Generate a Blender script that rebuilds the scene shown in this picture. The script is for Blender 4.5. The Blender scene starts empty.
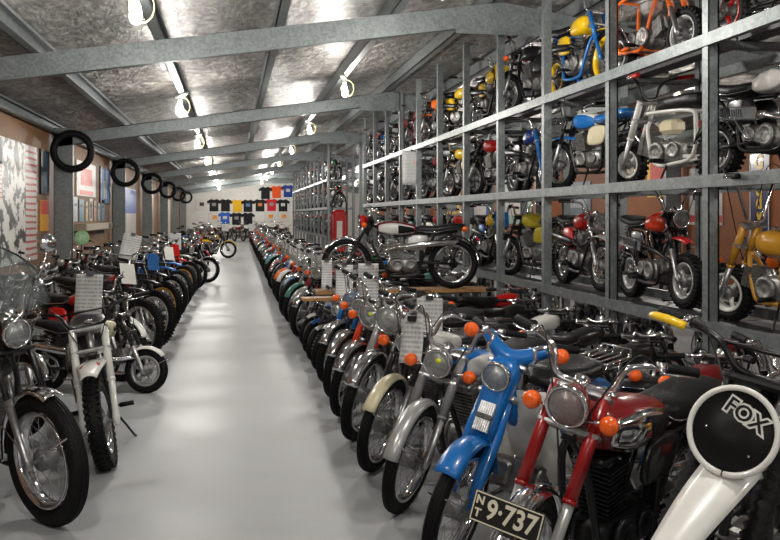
import bpy, math, random
from mathutils import Vector, Matrix, noise as mnoise
random.seed(7)
PI = math.pi
sc = bpy.context.scene
COL = sc.collection

# ------------------------------------------------------------------ camera
CAM_H = 1.5
YAW = math.radians(10.5)
cam_d = bpy.data.cameras.new('camera')
cam = bpy.data.objects.new('camera', cam_d)
COL.objects.link(cam)
cam.location = (0, 0, CAM_H)
cam.rotation_euler = (PI / 2, 0, -YAW)
cam_d.sensor_fit = 'HORIZONTAL'
cam_d.sensor_width = 36
cam_d.lens = 850 / 780 * 36
cam_d.shift_y = -55 / 780
cam_d.clip_start = 0.05
cam_d.clip_end = 200
sc.camera = cam

# ------------------------------------------------------------------ world (dim added fill, let in by leaving the unseen end behind the viewer open)
w = bpy.data.worlds.new('world')
sc.world = w
w.use_nodes = True
w.node_tree.nodes['Background'].inputs[0].default_value = (0.80, 0.88, 1.0, 1)
w.node_tree.nodes['Background'].inputs[1].default_value = 0.32

# ------------------------------------------------------------------ exposure
sc.view_settings.view_transform = 'Standard'
sc.view_settings.look = 'None'
sc.view_settings.gamma = 1
sc.view_settings.use_curve_mapping = False
sc.view_settings.exposure = -0.02
LAMP_W = 112.0            # watts of each hanging lamp
BULB_E = 40.0
LAMP_Y = [-2.2, 2.2, 6.95, 13.3, 19.8, 26.4, 33.0, 39.8, 46.5, 53.0]  # first two are unseen, added to brighten floor and bikes near the viewer

# ------------------------------------------------------------------ materials
MATS = {}
def nmat(key):
    m = bpy.data.materials.new(key)
    m.use_nodes = True
    return m, m.node_tree, m.node_tree.nodes['Principled BSDF']
def bump(nt, b, scale, strength, detail=3, dist=0.02, coord='Object', stretch=None):
    tc = nt.nodes.new('ShaderNodeTexCoord')
    n = nt.nodes.new('ShaderNodeTexNoise')
    n.inputs['Scale'].default_value = scale
    n.inputs['Detail'].default_value = detail
    src = tc.outputs[coord]
    if stretch:
        mp = nt.nodes.new('ShaderNodeMapping')
        mp.inputs['Scale'].default_value = stretch
        nt.links.new(src, mp.inputs[0]); src = mp.outputs[0]
    nt.links.new(src, n.inputs['Vector'])
    bp = nt.nodes.new('ShaderNodeBump')
    bp.inputs['Strength'].default_value = strength
    bp.inputs['Distance'].default_value = dist
    nt.links.new(n.outputs[0], bp.inputs['Height'])
    nt.links.new(bp.outputs[0], b.inputs['Normal'])
    return n
def ramp(nt, src, stops, out):
    r = nt.nodes.new('ShaderNodeValToRGB')
    e = r.color_ramp.elements
    while len(e) < len(stops): e.new(0.5)
    for i, (p, c) in enumerate(stops):
        e[i].position = p; e[i].color = (*c, 1)
    nt.links.new(src, r.inputs[0]); nt.links.new(r.outputs[0], out)
    return r
def mat(key, col, rough=0.5, metal=0.0, coat=0.0, grain=None, emit=0, trans=0, spec=0.4):
    if key in MATS: return MATS[key]
    m, nt, b = nmat(key)
    b.inputs['Base Color'].default_value = (*col, 1)
    b.inputs['Roughness'].default_value = rough
    b.inputs['Metallic'].default_value = metal
    b.inputs['Coat Weight'].default_value = coat
    b.inputs['Coat Roughness'].default_value = 0.06
    b.inputs['Specular IOR Level'].default_value = spec
    if trans:
        b.inputs['Transmission Weight'].default_value = trans
    if emit:
        b.inputs['Emission Color'].default_value = (*col, 1)
        b.inputs['Emission Strength'].default_value = emit
    if grain:
        n = bump(nt, b, grain[0], grain[1])
        v = grain[2] if len(grain) > 2 else 0.25
        ramp(nt, n.outputs[0], [(0.3, tuple(c * (1 - v) for c in col)), (0.7, tuple(min(1, c * (1 + v)) for c in col))], b.inputs['Base Color'])
    MATS[key] = m
    return m
PAL = dict(forkred=(.26, .006, .006), red=(.46, .008, .006), maroon=(.17, .006, .008), blue=(.008, .135, .43), navy=(.012, .04, .22), white=(.68, .67, .63),
           cream=(.66, .60, .40), yellow=(.80, .50, .01), gold=(.50, .24, .02), orange=(.72, .13, .01), silver=(.42, .42, .41), black=(.008, .008, .009),
           green=(.03, .20, .08), olive=(.42, .34, .02), teal=(.10, .28, .24), grey=(.20, .20, .20), tan=(.45, .30, .14), redor=(.70, .05, .012), pale=(.55, .62, .62))
def paint(c):
    if c == 'chrome': return chrome()
    return mat('paint_' + c, PAL[c], 0.30, 0.35 if c == 'silver' else 0.0, 0.4, (9, 0.0, 0.05))
def chrome(): return mat('chrome', (.78, .78, .80), 0.10, 1.0, 0, (25, 0.02, 0.12))
def steel(): return mat('dull_alloy', (.42, .42, .42), 0.36, 0.9, 0, (40, 0.08, 0.25))
def engmat(c='alloy'): return mat('engine_' + c, {'alloy': (.27, .265, .255), 'dark': (.03, .03, .032)}[c], 0.42, 0.8, 0, (30, 0.2, 0.35))
def rubber(): return mat('tyre_rubber', (.0045, .0045, .005), 0.6, 0, 0, (60, 0.25, 0.5), spec=0.22)
def vinyl(): return mat('seat_vinyl', (.006, .006, .0065), 0.38, 0, 0, (70, 0.15, 0.3), spec=0.3)
def blackp(): return mat('black_metal', (.005, .005, .0055), 0.35, 0, 0.15, (20, 0.03, 0.3))
def amber(): return mat('amber_plastic', (.85, .12, .01), 0.18, 0, 0.6, (120, 0.1, 0.15))
def redlens(): return mat('red_lens', (.60, .01, .01), 0.15, 0, 0.6, (120, 0.1, 0.15))
def clear(key, tint, lo, hi):
    if key in MATS: return MATS[key]
    m, nt, b = nmat(key)
    b.inputs['Base Color'].default_value = (.6, .62, .62, 1); b.inputs['Roughness'].default_value = .06
    t = nt.nodes.new('ShaderNodeBsdfTransparent'); t.inputs[0].default_value = (*tint, 1)
    n = nt.nodes.new('ShaderNodeTexNoise'); n.inputs['Scale'].default_value = 25
    mr = nt.nodes.new('ShaderNodeMapRange'); mr.inputs[3].default_value = lo; mr.inputs[4].default_value = hi
    nt.links.new(n.outputs[0], mr.inputs[0])
    mx = nt.nodes.new('ShaderNodeMixShader'); nt.links.new(mr.outputs[0], mx.inputs[0])
    nt.links.new(t.outputs[0], mx.inputs[1]); nt.links.new(b.outputs[0], mx.inputs[2])
    nt.links.new(mx.outputs[0], nt.nodes['Material Output'].inputs[0])
    MATS[key] = m
    return m
def lens(): return clear('headlamp_glass', (.97, .98, .96), .12, .28)
def galv():
    if 'galv' in MATS: return MATS['galv']
    m, nt, b = nmat('galvanised_steel')
    b.inputs['Metallic'].default_value = 0.45
    b.inputs['Roughness'].default_value = 0.45
    tc = nt.nodes.new('ShaderNodeTexCoord')
    v = nt.nodes.new('ShaderNodeTexVoronoi'); v.inputs['Scale'].default_value = 42
    n = nt.nodes.new('ShaderNodeTexNoise'); n.inputs['Scale'].default_value = 6; n.inputs['Detail'].default_value = 6
    mx = nt.nodes.new('ShaderNodeMix'); mx.inputs[0].default_value = 0.45
    nt.links.new(tc.outputs['Object'], v.inputs['Vector']); nt.links.new(tc.outputs['Object'], n.inputs['Vector'])
    nt.links.new(v.outputs['Color'], mx.inputs[2]); nt.links.new(n.outputs[0], mx.inputs[3])
    ramp(nt, mx.outputs[0], [(0.2, (.14, .158, .16)), (0.8, (.255, .28, .28))], b.inputs['Base Color'])
    MATS['galv'] = m
    return m

# ------------------------------------------------------------------ mesh builder
def V(*a): return Vector(a)
class MB:
    def __init__(s): s.v = []; s.f = []; s.sm = []; s.mi = []
    def add(s, vs, fs, smooth=True, mi=0):
        o = len(s.v)
        s.v += [tuple(p) for p in vs]
        for f in fs:
            s.f.append(tuple(i + o for i in f)); s.sm.append(smooth); s.mi.append(mi)
        return s
    def join(s, o, M=None, mi=0):
        off = len(s.v)
        s.v += [tuple(M @ Vector(p)) for p in o.v] if M else o.v
        for f, q in zip(o.f, o.sm):
            s.f.append(tuple(i + off for i in f)); s.sm.append(q); s.mi.append(mi)
        return s
    def box(s, c, d, R=None, bev=0.0):
        x, y, z = d[0] / 2, d[1] / 2, d[2] / 2
        c = Vector(c)
        b = min(bev, x * .9, y * .9, z * .9)
        if b <= 0:
            vs = [V(i * x, j * y, k * z) for i in (-1, 1) for j in (-1, 1) for k in (-1, 1)]
            fs = [(0, 1, 3, 2), (4, 6, 7, 5), (0, 4, 5, 1), (2, 3, 7, 6), (0, 2, 6, 4), (1, 5, 7, 3)]
        else:  # chamfered: octagon-ish in xy, inset top and bottom
            ring = [(x - b, -y), (x, -y + b), (x, y - b), (x - b, y), (-x + b, y), (-x, y - b), (-x, -y + b), (-x + b, -y)]
            ins = [(px * (x - b) / x, py * (y - b) / y) for px, py in ring]
            vs = [V(p[0], p[1], -z) for p in ins] + [V(p[0], p[1], -z + b) for p in ring] + [V(p[0], p[1], z - b) for p in ring] + [V(p[0], p[1], z) for p in ins]
            fs = [tuple(range(7, -1, -1)), tuple(range(24, 32))]
            for k in range(3):
                for i in range(8):
                    j = (i + 1) % 8
                    fs.append((k * 8 + i, k * 8 + j, k * 8 + 8 + j, k * 8 + 8 + i))
        if R is not None: vs = [R @ p for p in vs]
        return s.add([p + c for p in vs], fs, False)
    def tube(s, pts, r, n=8, closed=False, flat=1.0):
        pts = [Vector(p) for p in pts]
        m = len(pts)
        rs = r if isinstance(r, (list, tuple)) else [r] * m
        tans = []
        for i in range(m):
            a = pts[(i - 1) % m] if (closed or i > 0) else pts[i]
            b = pts[(i + 1) % m] if (closed or i < m - 1) else pts[i]
            t = (b - a)
            tans.append(t.normalized() if t.length > 1e-9 else V(0, 0, 1))
        up = V(0, 0, 1) if abs(tans[0].z) < .9 else V(1, 0, 0)
        nrm = (up - tans[0] * up.dot(tans[0])).normalized()
        vs = []
        for i in range(m):
            nrm = nrm - tans[i] * nrm.dot(tans[i])
            nrm.normalize()
            bn = tans[i].cross(nrm)
            for k in range(n):
                a = 2 * PI * k / n
                vs.append(pts[i] + nrm * (math.cos(a) * rs[i] * flat) + bn * (math.sin(a) * rs[i]))
        fs = []
        for i in range(m if closed else m - 1):
            j = (i + 1) % m
            for k in range(n):
                l = (k + 1) % n
                fs.append((i * n + k, i * n + l, j * n + l, j * n + k))
        if not closed:
            fs.append(tuple(range(n - 1, -1, -1))); fs.append(tuple((m - 1) * n + k for k in range(n)))
        return s.add(vs, fs, True)
    def lathe(s, prof, o, ax, n=20, smooth=True, closed=False):
        o = Vector(o); ax = Vector(ax).normalized()
        e = V(0, 0, 1) if abs(ax.z) < .9 else V(1, 0, 0)
        e1 = (e - ax * e.dot(ax)).normalized(); e2 = ax.cross(e1)
        vs = []
        for r, h in prof:
            for k in range(n):
                a = 2 * PI * k / n
                vs.append(o + ax * h + (e1 * math.cos(a) + e2 * math.sin(a)) * r)
        fs = []
        m = len(prof)
        for i in range(m if closed else m - 1):
            j = (i + 1) % m
            for k in range(n):
                l = (k + 1) % n
                fs.append((i * n + k, i * n + l, j * n + l, j * n + k))
        if not closed:
            fs.append(tuple(range(n - 1, -1, -1))); fs.append(tuple((m - 1) * n + k for k in range(n)))
        return s.add(vs, fs, smooth)
    def rings(s, rings, closed=False, caps=True, smooth=True):
        n = len(rings[0]); vs = [p for r in rings for p in r]; m = len(rings); fs = []
        for i in range(m if closed else m - 1):
            j = (i + 1) % m
            for k in range(n):
                l = (k + 1) % n
                fs.append((i * n + k, i * n + l, j * n + l, j * n + k))
        if caps and not closed:
            fs.append(tuple(range(n - 1, -1, -1))); fs.append(tuple((m - 1) * n + k for k in range(n)))
        return s.add(vs, fs, smooth)
    def sheet(s, grid, th):
        """grid rows of points -> closed thin solid, thickness along normals"""
        R, C = len(grid), len(grid[0])
        top = [Vector(p) for row in grid for p in row]
        nr = []
        for i in range(R):
            for j in range(C):
                a = Vector(grid[min(i + 1, R - 1)][j]) - Vector(grid[max(i - 1, 0)][j])
                b = Vector(grid[i][min(j + 1, C - 1)]) - Vector(grid[i][max(j - 1, 0)])
                q = a.cross(b); nr.append(q.normalized() if q.length > 1e-12 else V(0, 0, 1))
        bot = [p - q * th for p, q in zip(top, nr)]
        o = R * C; fs = []
        for i in range(R - 1):
            for j in range(C - 1):
                a, b, c, d = i * C + j, i * C + j + 1, (i + 1) * C + j + 1, (i + 1) * C + j
                fs.append((a, d, c, b)); fs.append((o + a, o + b, o + c, o + d))
        for j in range(C - 1):
            fs.append((j, j + 1, o + j + 1, o + j)); k = (R - 1) * C + j
            fs.append((k + 1, k, o + k, o + k + 1))
        for i in range(R - 1):
            a = i * C; fs.append((a + C, a, o + a, o + a + C)); a = i * C + C - 1
            fs.append((a, a + C, o + a + C, o + a))
        return s.add(top + bot, fs, True)
    def mesh(s, name, mats):
        me = bpy.data.meshes.new(name)
        me.from_pydata(s.v, [], s.f)
        for m in (mats if isinstance(mats, (list, tuple)) else [mats]): me.materials.append(m)
        me.polygons.foreach_set('use_smooth', s.sm)
        me.polygons.foreach_set('material_index', s.mi)
        me.update()
        return me
    def build(s, name, m, parent=None, loc=None, M=None):
        o = bpy.data.objects.new(name, s.mesh(name, m))
        COL.objects.link(o)
        if parent: o.parent = parent
        if M is not None: o.matrix_local = M
        if loc is not None: o.location = loc
        return o
def sect(x, zt, zb, hw, n=16, p=0.75, yc=0):
    zc, h = (zt + zb) / 2, (zt - zb) / 2
    out = []
    for k in range(n):
        a = 2 * PI * k / n
        c, q = math.cos(a), math.sin(a)
        out.append(V(x, yc + hw * math.copysign(abs(c) ** p, c), zc + h * math.copysign(abs(q) ** p, q)))
    return out
def spl(pts, n=6):
    """Catmull-Rom through points"""
    P = [Vector(p) for p in pts]
    P = [P[0] * 2 - P[1]] + P + [P[-1] * 2 - P[-2]]
    out = []
    for i in range(1, len(P) - 2):
        for k in range(n):
            t = k / n
            a, b, c, d = P[i - 1], P[i], P[i + 1], P[i + 2]
            out.append(0.5 * ((2 * b) + (c - a) * t + (2 * a - 5 * b + 4 * c - d) * t * t + (3 * b - a - 3 * c + d) * t ** 3))
    out.append(P[-2])
    return out
def lerp_st(st, n):
    """smooth interpolate station tuples"""
    m = len(st); out = []
    for i in range(n):
        t = i / (n - 1) * (m - 1); k = min(int(t), m - 2); f = t - k
        f = f * f * (3 - 2 * f) * .5 + f * .5
        out.append(tuple(a + (b - a) * f for a, b in zip(st[k], st[k + 1])))
    return out
def tag(o, label=None, cat=None, group=None, kind=None):
    if label: o['label'] = label
    if cat: o['category'] = cat
    if group: o['group'] = group
    if kind: o['kind'] = kind
    return o
def empty(name, loc, rz=0, rx=0):
    o = bpy.data.objects.new(name, None); COL.objects.link(o)
    o.empty_display_size = 0.05
    o.location = loc; o.rotation_euler = (rx, 0, rz)
    return o
_tx = {}
def text_mb(txt, size, ext=0.001, off=0.0, shear=0):
    key = (txt, size, ext, off, shear)
    if key in _tx: return _tx[key]
    cu = bpy.data.curves.new('t', 'FONT'); cu.body = txt; cu.size = size; cu.extrude = ext; cu.offset = off; cu.shear = shear
    cu.align_x = 'CENTER'; cu.align_y = 'CENTER'; cu.resolution_u = 3
    ob = bpy.data.objects.new('t', cu); COL.objects.link(ob)
    dg = bpy.context.evaluated_depsgraph_get()
    me = ob.evaluated_get(dg).to_mesh()
    mb = MB(); mb.add([v.co.copy() for v in me.vertices], [tuple(p.vertices) for p in me.polygons], False)
    ob.evaluated_get(dg).to_mesh_clear()
    bpy.data.objects.remove(ob); bpy.data.curves.remove(cu)
    _tx[key] = mb
    return mb
# ------------------------------------------------------------------ motorcycle builder
_wc = {}
def wheel_mbs(R, tw, kind, knob, lo):
    key = (R, tw, kind, knob, lo)
    if key in _wc: return _wc[key]
    nR = 20 if lo else 44
    Y = (0, 1, 0)
    tyre = MB()
    th = min(tw * 1.0, R * .36)                       # tyre section height
    ri = R - th
    prof = []
    k = 6 if lo else 10
    for i in range(k):
        a = 2 * PI * i / k
        prof.append((R - th / 2 + th / 2 * math.cos(a), tw / 2 * math.sin(a)))
    tyre.lathe(prof, (0, 0, 0), Y, nR, closed=True)
    if knob and not lo:
        nb = int(2 * PI * R / .042)
        for i in range(nb):
            a = 2 * PI * i / nb
            for q, yy in ((0, 0.0), (.5, .36), (.5, -.36)):
                aa = a + q * 2 * PI / nb
                Rm = Matrix.Rotation(-aa, 3, 'Y')
                rr = R - (0.004 if yy == 0 else th * .14)
                tyre.box(Rm @ V(rr, yy * tw, 0), (.02, tw * .26, .02), Rm)
    elif not lo:
        for yy in (-.24, -.08, .08, .24):
            rr = R - th / 2 + th / 2 * math.cos(math.asin(min(.99, abs(yy) * 2))) + .0005
            tyre.lathe([(rr, yy * tw - .003), (rr + .002, yy * tw - .003), (rr + .002, yy * tw + .003), (rr, yy * tw + .003)], (0, 0, 0), Y, nR, closed=True)
    rim = MB()
    rw = tw * .42
    rim.lathe([(ri + .006, -rw), (ri + .010, -rw + .004), (ri - .012, -rw * .5), (ri - .014, rw * .5), (ri + .010, rw - .004), (ri + .006, rw), (ri - .004, rw), (ri - .020, rw * .5), (ri - .020, -rw * .5), (ri - .004, -rw)], (0, 0, 0), Y, nR, closed=True)
    hub = MB(); hr = min(.055, R * .24); hw = .045
    hub.lathe([(.012, -hw - .03), (.012, -hw), (hr * .8, -hw), (hr, -hw + .01), (hr * .92, 0), (hr, hw - .01), (hr * .8, hw), (.012, hw), (.012, hw + .03)], (0, 0, 0), Y, 10 if lo else 18)
    sp = MB()
    if kind == 'spoke':
        ns = 12 if lo else 28
        for i in range(ns):
            a = 2 * PI * i / ns; side = 1 if i % 2 else -1
            da = (.45 if (i // 2) % 2 else -.45)
            p0 = V(math.cos(a) * hr * .95, side * hw * .8, math.sin(a) * hr * .95)
            p1 = V(math.cos(a + da) * (ri - .018), 0, math.sin(a + da) * (ri - .018))
            sp.tube([p0, p1], .0022 if lo else .0017, 3 if lo else 4)
    else:
        ns = 5 if kind == 'mag' else 3
        for i in range(ns):
            a = 2 * PI * i / ns + .3
            p0 = V(math.cos(a) * hr * .8, 0, math.sin(a) * hr * .8); p1 = V(math.cos(a) * (ri - .015), 0, math.sin(a) * (ri - .015))
            sp.tube([p0, (p0 + p1) / 2, p1], [.022, .014, .018], 8)
        sp.lathe([(ri - .02, -.012), (ri - .005, -.012), (ri - .005, .012), (ri - .02, .012)], (0, 0, 0), Y, nR, closed=True)
    _wc[key] = (tyre, rim, hub, sp)
    return _wc[key]

DEF = dict(wb=1.18, rf=.285, rr=.285, tf=.072, tr=.08, wheel='spoke', rim='chrome', knob=False, rake=27, L=.60, legw=.085,
           forkup='black', forklow='alloy', gaiter=False, fender='low', fendc='chrome', rfendc='chrome', barh=.15, barw=.34, barc='chrome', gripc='black',
           head=.078, headc='chrome', plate=None, ind=True, tank='red', panel='chrome', tw=.115, tl=.42, thh=.17, tz=.80, seatz=.755, seatl=.56, seatc='black',
           side='black', eng='up', engc='alloy', exh='low', exhc='chrome', carrier=False, tail=True, shock='chrome', mirror=0, framec='black', sweep=.12,
           sticker=None, brake='drum', badge=None, screen=False)
class Bike:
    def __init__(s, P):
        s.P = dict(DEF); s.P.update(P); s.lo = s.P.get('lo', False)
        s.items = []; s.st = None
    def part(s, name, mb, m, parent=None, steer=False):
        s.items.append((name, mb, m, parent, steer)); return len(s.items) - 1
def make_parts(P0):
    b = Bike(P0); P = b.P; lo = b.lo; part = b.part
    nt = 6 if lo else 10
    wb, rf, rr = P['wb'], P['rf'], P['rr']
    F = V(wb / 2, 0, rf); R = V(-wb / 2, 0, rr)
    rk = math.radians(P['rake']); u = V(-math.sin(rk), 0, math.cos(rk)); fw = V(math.cos(rk), 0, math.sin(rk))
    T = F + u * P['L']                      # top clamp
    H = T - fw * .045                       # steering axis point
    b.H, b.u = H, u
    fkm = paint(P['forkup']); flm = steel() if P['forklow'] == 'alloy' else paint(P['forklow'])
    # wheels
    for nm, C, r, tw, ste in (('front_wheel', F, rf, P['tf'], True), ('rear_wheel', R, rr, P['tr'], False)):
        ty, rim, hub, sp = wheel_mbs(r, tw, P['wheel'], P['knob'], lo)
        M = Matrix.Translation(C)
        w_ = part(nm, MB().join(ty, M), rubber(), None, ste)
        part('rim', MB().join(rim, M), paint(P['rim']) if P['rim'] != 'chrome' else chrome(), w_, ste)
        part('hub', MB().join(hub, M), mat('hub_alloy', (.20, .20, .20), .5, .7, 0, (40, .1, .25)), w_, ste)
        part('spokes', MB().join(sp, M), (mat('spoke_steel', (.30, .30, .30), .4, .8, 0, (30, 0, .2)) if P['wheel'] == 'spoke' else paint(P['rim'])), w_, ste)
    # fork
    mid = F + u * (P['L'] * .46)
    for sd in (1, -1):
        y = V(0, sd * P['legw'], 0)
        up = MB()
        if P.get('pressed'):
            up.tube([F + y * .75 + u * .0, F + y * .78 + u * .15, F + y * .8 + u * .32, F + y * .7 + u * P['L'] * .8], [.016, .030, .036, .03], nt, flat=.6)
            part('fork_leg', up, fkm, None, True)
        else:
            lw = MB(); lw.tube([F + y - u * .03, F + y + u * .02, F + y + u * .05, mid + y], [.012, .024, .019, .021], nt)
            ur = .024 if P['forkup'] not in ('black', 'chrome') else .017
            if P['gaiter']:
                pts = []; rr_ = []
                g0, g1 = P['L'] * .42, P['L'] * .80
                k = 8 if lo else 22
                for i in range(k + 1):
                    pts.append(F + y + u * (g0 + (g1 - g0) * i / k)); rr_.append(.034 if i % 2 else .025)
                g = MB().tube(pts, rr_, nt)
            up.tube([mid + y - u * .02, T + y + u * .01], ur, nt)
            if ur > .02: up.tube([mid + y - u * .03, mid + y - u * .015], ur * 1.12, nt)
            fl = part('fork_leg', lw, flm, None, True)
            part('fork_tube', up, fkm if not P['gaiter'] else chrome(), fl, True)
            if P['gaiter']: part('fork_gaiter', g, rubber(), fl, True)
    cl = MB()
    for q in (0.0, -.14):
        cl.box(T + u * q - fw * .015, (.075, P['legw'] * 2 + .05, .026), Matrix.Rotation(-rk, 3, 'Y'), .008)
    cl.tube([T - fw * .03 - u * .16, T - fw * .03 + u * .02], .02, nt)
    part('fork_clamp', cl, steel() if P['forkup'] != 'black' else blackp(), None, True)
    # front fender
    def fender(C, r, a0, a1, w_, drop, th=.003):
        k = 8 if lo else 18; grid = []
        for i in range(k + 1):
            a = math.radians(a0 + (a1 - a0) * i / k); row = []
            for j in range(7):
                t = -1 + j / 3
                rr2 = r - drop * t * t
                row.append(C + V(math.cos(a) * rr2, t * w_ / 2, math.sin(a) * rr2))
            grid.append(row)
        return MB().sheet(grid, th)
    if P['fender'] == 'low':
        fd = part('front_mudguard', fender(F, rf + .022, P.get('fa0', 26), P.get('fa1', 165), P['tf'] * 1.22 + P.get('fw', 0), .022), paint(P['fendc']), None, True)
        if not lo:
            st = MB()
            for sd in (1, -1):
                st.tube([F + V(0, sd * P['legw'] * .9, 0), F + V(math.cos(2.7) * (rf + .01), sd * P['tf'] * .62, math.sin(2.7) * (rf + .01))], .004, 5)
                st.tube([F + V(0, sd * P['legw'] * .9, 0), F + V(math.cos(.5) * (rf + .01), sd * P['tf'] * .62, math.sin(.5) * (rf + .01))], .004, 5)
            part('mudguard_stay', st, chrome(), fd, True)
    elif P['fender'] == 'high':
        hz = F + u * (P['L'] - .16)
        k = 8 if lo else 14; grid = []
        fl_ = P.get('fl', .50)
        for i in range(k + 1):
            t = i / k; x = .30 * fl_ / .5 - fl_ * t
            z = -.035 - .12 * ((t - .45) ** 2) * (1.6 if t < .45 else 1.0) - P.get('droop', 0) * max(0, x)
            ww = (.5 + .5 * math.sin(min(1, t * 1.6) * PI / 2)) * .072 * P.get('fws', 1)
            grid.append([hz + V(x + .02, q * ww, z - .022 * q * q) for q in (-1, -.66, -.33, 0, .33, .66, 1)])
        part('front_mudguard', MB().sheet(grid, .004), paint(P['fendc']), None, True)
    # handlebar
    bh, bw = P['barh'], P['barw']; B0 = T + u * .03 - fw * .02
    hb = MB()
    if P.get('rise') == 'ape':
        path = spl([B0 + V(-.16, bw, bh), B0 + V(-.06, bw * .85, bh + .0), B0 + V(-.02, bw * .55, bh * .85), B0 + V(0, .1, .08), B0 + V(0, .06, 0), B0 + V(0, -.06, 0), B0 + V(0, -.1, .08), B0 + V(-.02, -bw * .55, bh * .85), B0 + V(-.06, -bw * .85, bh), B0 + V(-.16, -bw, bh)], 3 if lo else 5)
    else:
        sw = P['sweep']
        path = spl([B0 + V(-sw, bw, bh), B0 + V(-sw * .35, bw * .68, bh), B0 + V(-.0, bw * .42, bh * .8), B0 + V(.01, .11, .02), B0 + V(0, .05, 0), B0 + V(0, -.05, 0), B0 + V(.01, -.11, .02), B0 + V(0, -bw * .42, bh * .8), B0 + V(-sw * .35, -bw * .68, bh), B0 + V(-sw, -bw, bh)], 3 if lo else 5)
    hb.tube(path, .0115, nt)
    if P.get('brace'): hb.tube([B0 + V(0, bw * .42, bh * .8), B0 + V(0, -bw * .42, bh * .8)], .007, 6)
    bar = part('handlebar', hb, paint(P['barc']) if P['barc'] != 'black' else blackp(), None, True)
    n_ = len(path)
    for e in (0, 1):
        a, c = (path[0], path[3 if lo else 4]) if e == 0 else (path[-1], path[-4 if lo else -5])
        d = (a - c).normalized(); L_ = .115
        g = MB(); pts = [a + d * .012 - d * L_ * i / 8 for i in range(9)]
        g.tube(pts, [.019] + [.0165, .0185] * 4, nt)
        part('grip', g, rubber() if P['gripc'] == 'black' else paint(P['gripc']), bar, True)
        if not lo:
            lv = MB(); q = a - d * (L_ + .01); sdv = V(.05, 0, -.01)
            lv.tube([q, q + V(.025, 0, 0), q + sdv + d * .03, q + sdv * .9 + d * .13], [.009, .008, .006, .005], 6, flat=.6)
            lv.tube([q - d * .015, q + d * .015], .018, 8)
            part('lever', lv, chrome(), bar, True)
            if not P.get('nocable'):
                cb = MB(); cb.tube(spl([q + V(.02, 0, 0), q + V(.10, -q.y * .3, .03), T + fw * .07 + V(0, q.y * .25, -.10), T - fw * .02 - u * .25], 5), .0035, 5)
                part('cable', cb, blackp(), bar, True)
    if not lo and P['head'] and not P.get('step'):
        ga = MB(); gp = T + u * .05 + fw * .02
        ga.lathe([(.015, -.045), (.028, -.035), (.032, 0), (.029, .005)], gp - u * .015, (u - fw * .55), 16)
        part('speedometer', ga, chrome(), None, True)
    # mirrors
    for i in range(P['mirror']):
        sd = 1 if i == 0 else -1
        q = B0 + V(-.02, sd * bw * .6, bh)
        mm = MB(); mm.tube(spl([q, q + V(.02, sd * .05, .10), q + V(.0, sd * .09, .19)], 4), .005, 6)
        mm.lathe([(.01, .03), (.045, .018), (.052, 0), (.048, -.003)], q + V(0, sd * .09, .21), (1, 0, .05), 16)
        part('mirror', mm, chrome(), bar, True)
    # headlight / plate
    hc = T - u * .085 + fw * (.10 if P['head'] else .07)
    hd = V(.995, 0, -.1)
    if P['head']:
        r = P['head']
        sh = MB().lathe([(r * .25, -r * 1.35), (r * .62, -r * 1.2), (r * .88, -r * .8), (r * .98, -r * .3), (r, 0)], hc, hd, 12 if lo else 24)
        h = part('headlight', sh, paint(P['headc']), None, True)
        rg = MB().lathe([(r * .92, .010), (r * 1.04, .008), (r * 1.07, -.004), (r * 1.02, -.016), (r * .9, -.004)], hc, hd, 12 if lo else 28, closed=True)
        part('headlight_rim', rg, chrome(), h, True)
        if not lo:
            rf_ = MB().lathe([(r * .88, .0), (r * .80, -r * .25), (r * .5, -r * .5), (r * .16, -r * .62)], hc, hd, 24)
            part('reflector', rf_, mat('reflector', (.95, .95, .93), .35, .6), h, True)
        ln = MB().lathe([(r * .93, .0), (r * .80, .012), (r * .5, .020), (r * .15, .023)], hc, hd, 12 if lo else 24)
        part('headlight_lens', ln, lens() if not lo else mat('lamp_face', (.5, .5, .46), .15, .6, .5), h, True)
        if not lo:
            part('headlamp_bulb', MB().lathe([(.006, -.02), (r * .16, -.01), (r * .17, .0), (r * .08, .012)], hc - hd * r * .42, hd, 10), mat('bulb_glass', (.8, .8, .75), .1, 0, .5), h, True)
        if P['sticker']:
            part('sticker', MB().lathe([(.015, 0), (.015, .003)], hc + V(.022, -.01 + r * .3, r * .32), hd, 14), mat('sticker_yellow', (.75, .80, .02), .5), h, True)
    elif P['plate']:
        nb = MB(); Rm = Matrix.Rotation(-rk * .6, 3, 'Y')
        nb.box(hc, (.008, .20, .22), Rm, .02)
        part('number_board', nb, paint(P['plate']), None, True)
    # indicators
    if P['ind']:
        for (C, ste, dx, wd) in (((T + V(-.05, 0, .08)) if P.get('step') else (T - u * .10 + fw * .03), True, 1, .215 if P.get('step') else P.get('indw', .165)), (R + V(-.12, 0, P['seatz'] - rr - .05), False, -1, .16)):
            if not ste and not P['tail']: continue
            for sd in (1, -1):
                s_ = MB().tube([C + V(0, sd * .06, 0), C + V(0, sd * (wd - .02), .012)], .006, 6)
                i_ = part('indicator', s_, chrome(), None, ste)
                l_ = MB().lathe([(.012, -.03), (.030, -.012), (.034, .006), (.034, .018), (.026, .030), (.010, .036)], C + V(0, sd * wd, .012), (dx, 0, 0), 10 if lo else 18)
                part('indicator_lens', l_, amber(), i_, ste)
    # body
    hx = H.x - .03
    sz = P['seatz']; tz = P['tz']; tl = P['tl']; tx0 = hx - .01; tx1 = tx0 - tl
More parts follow.
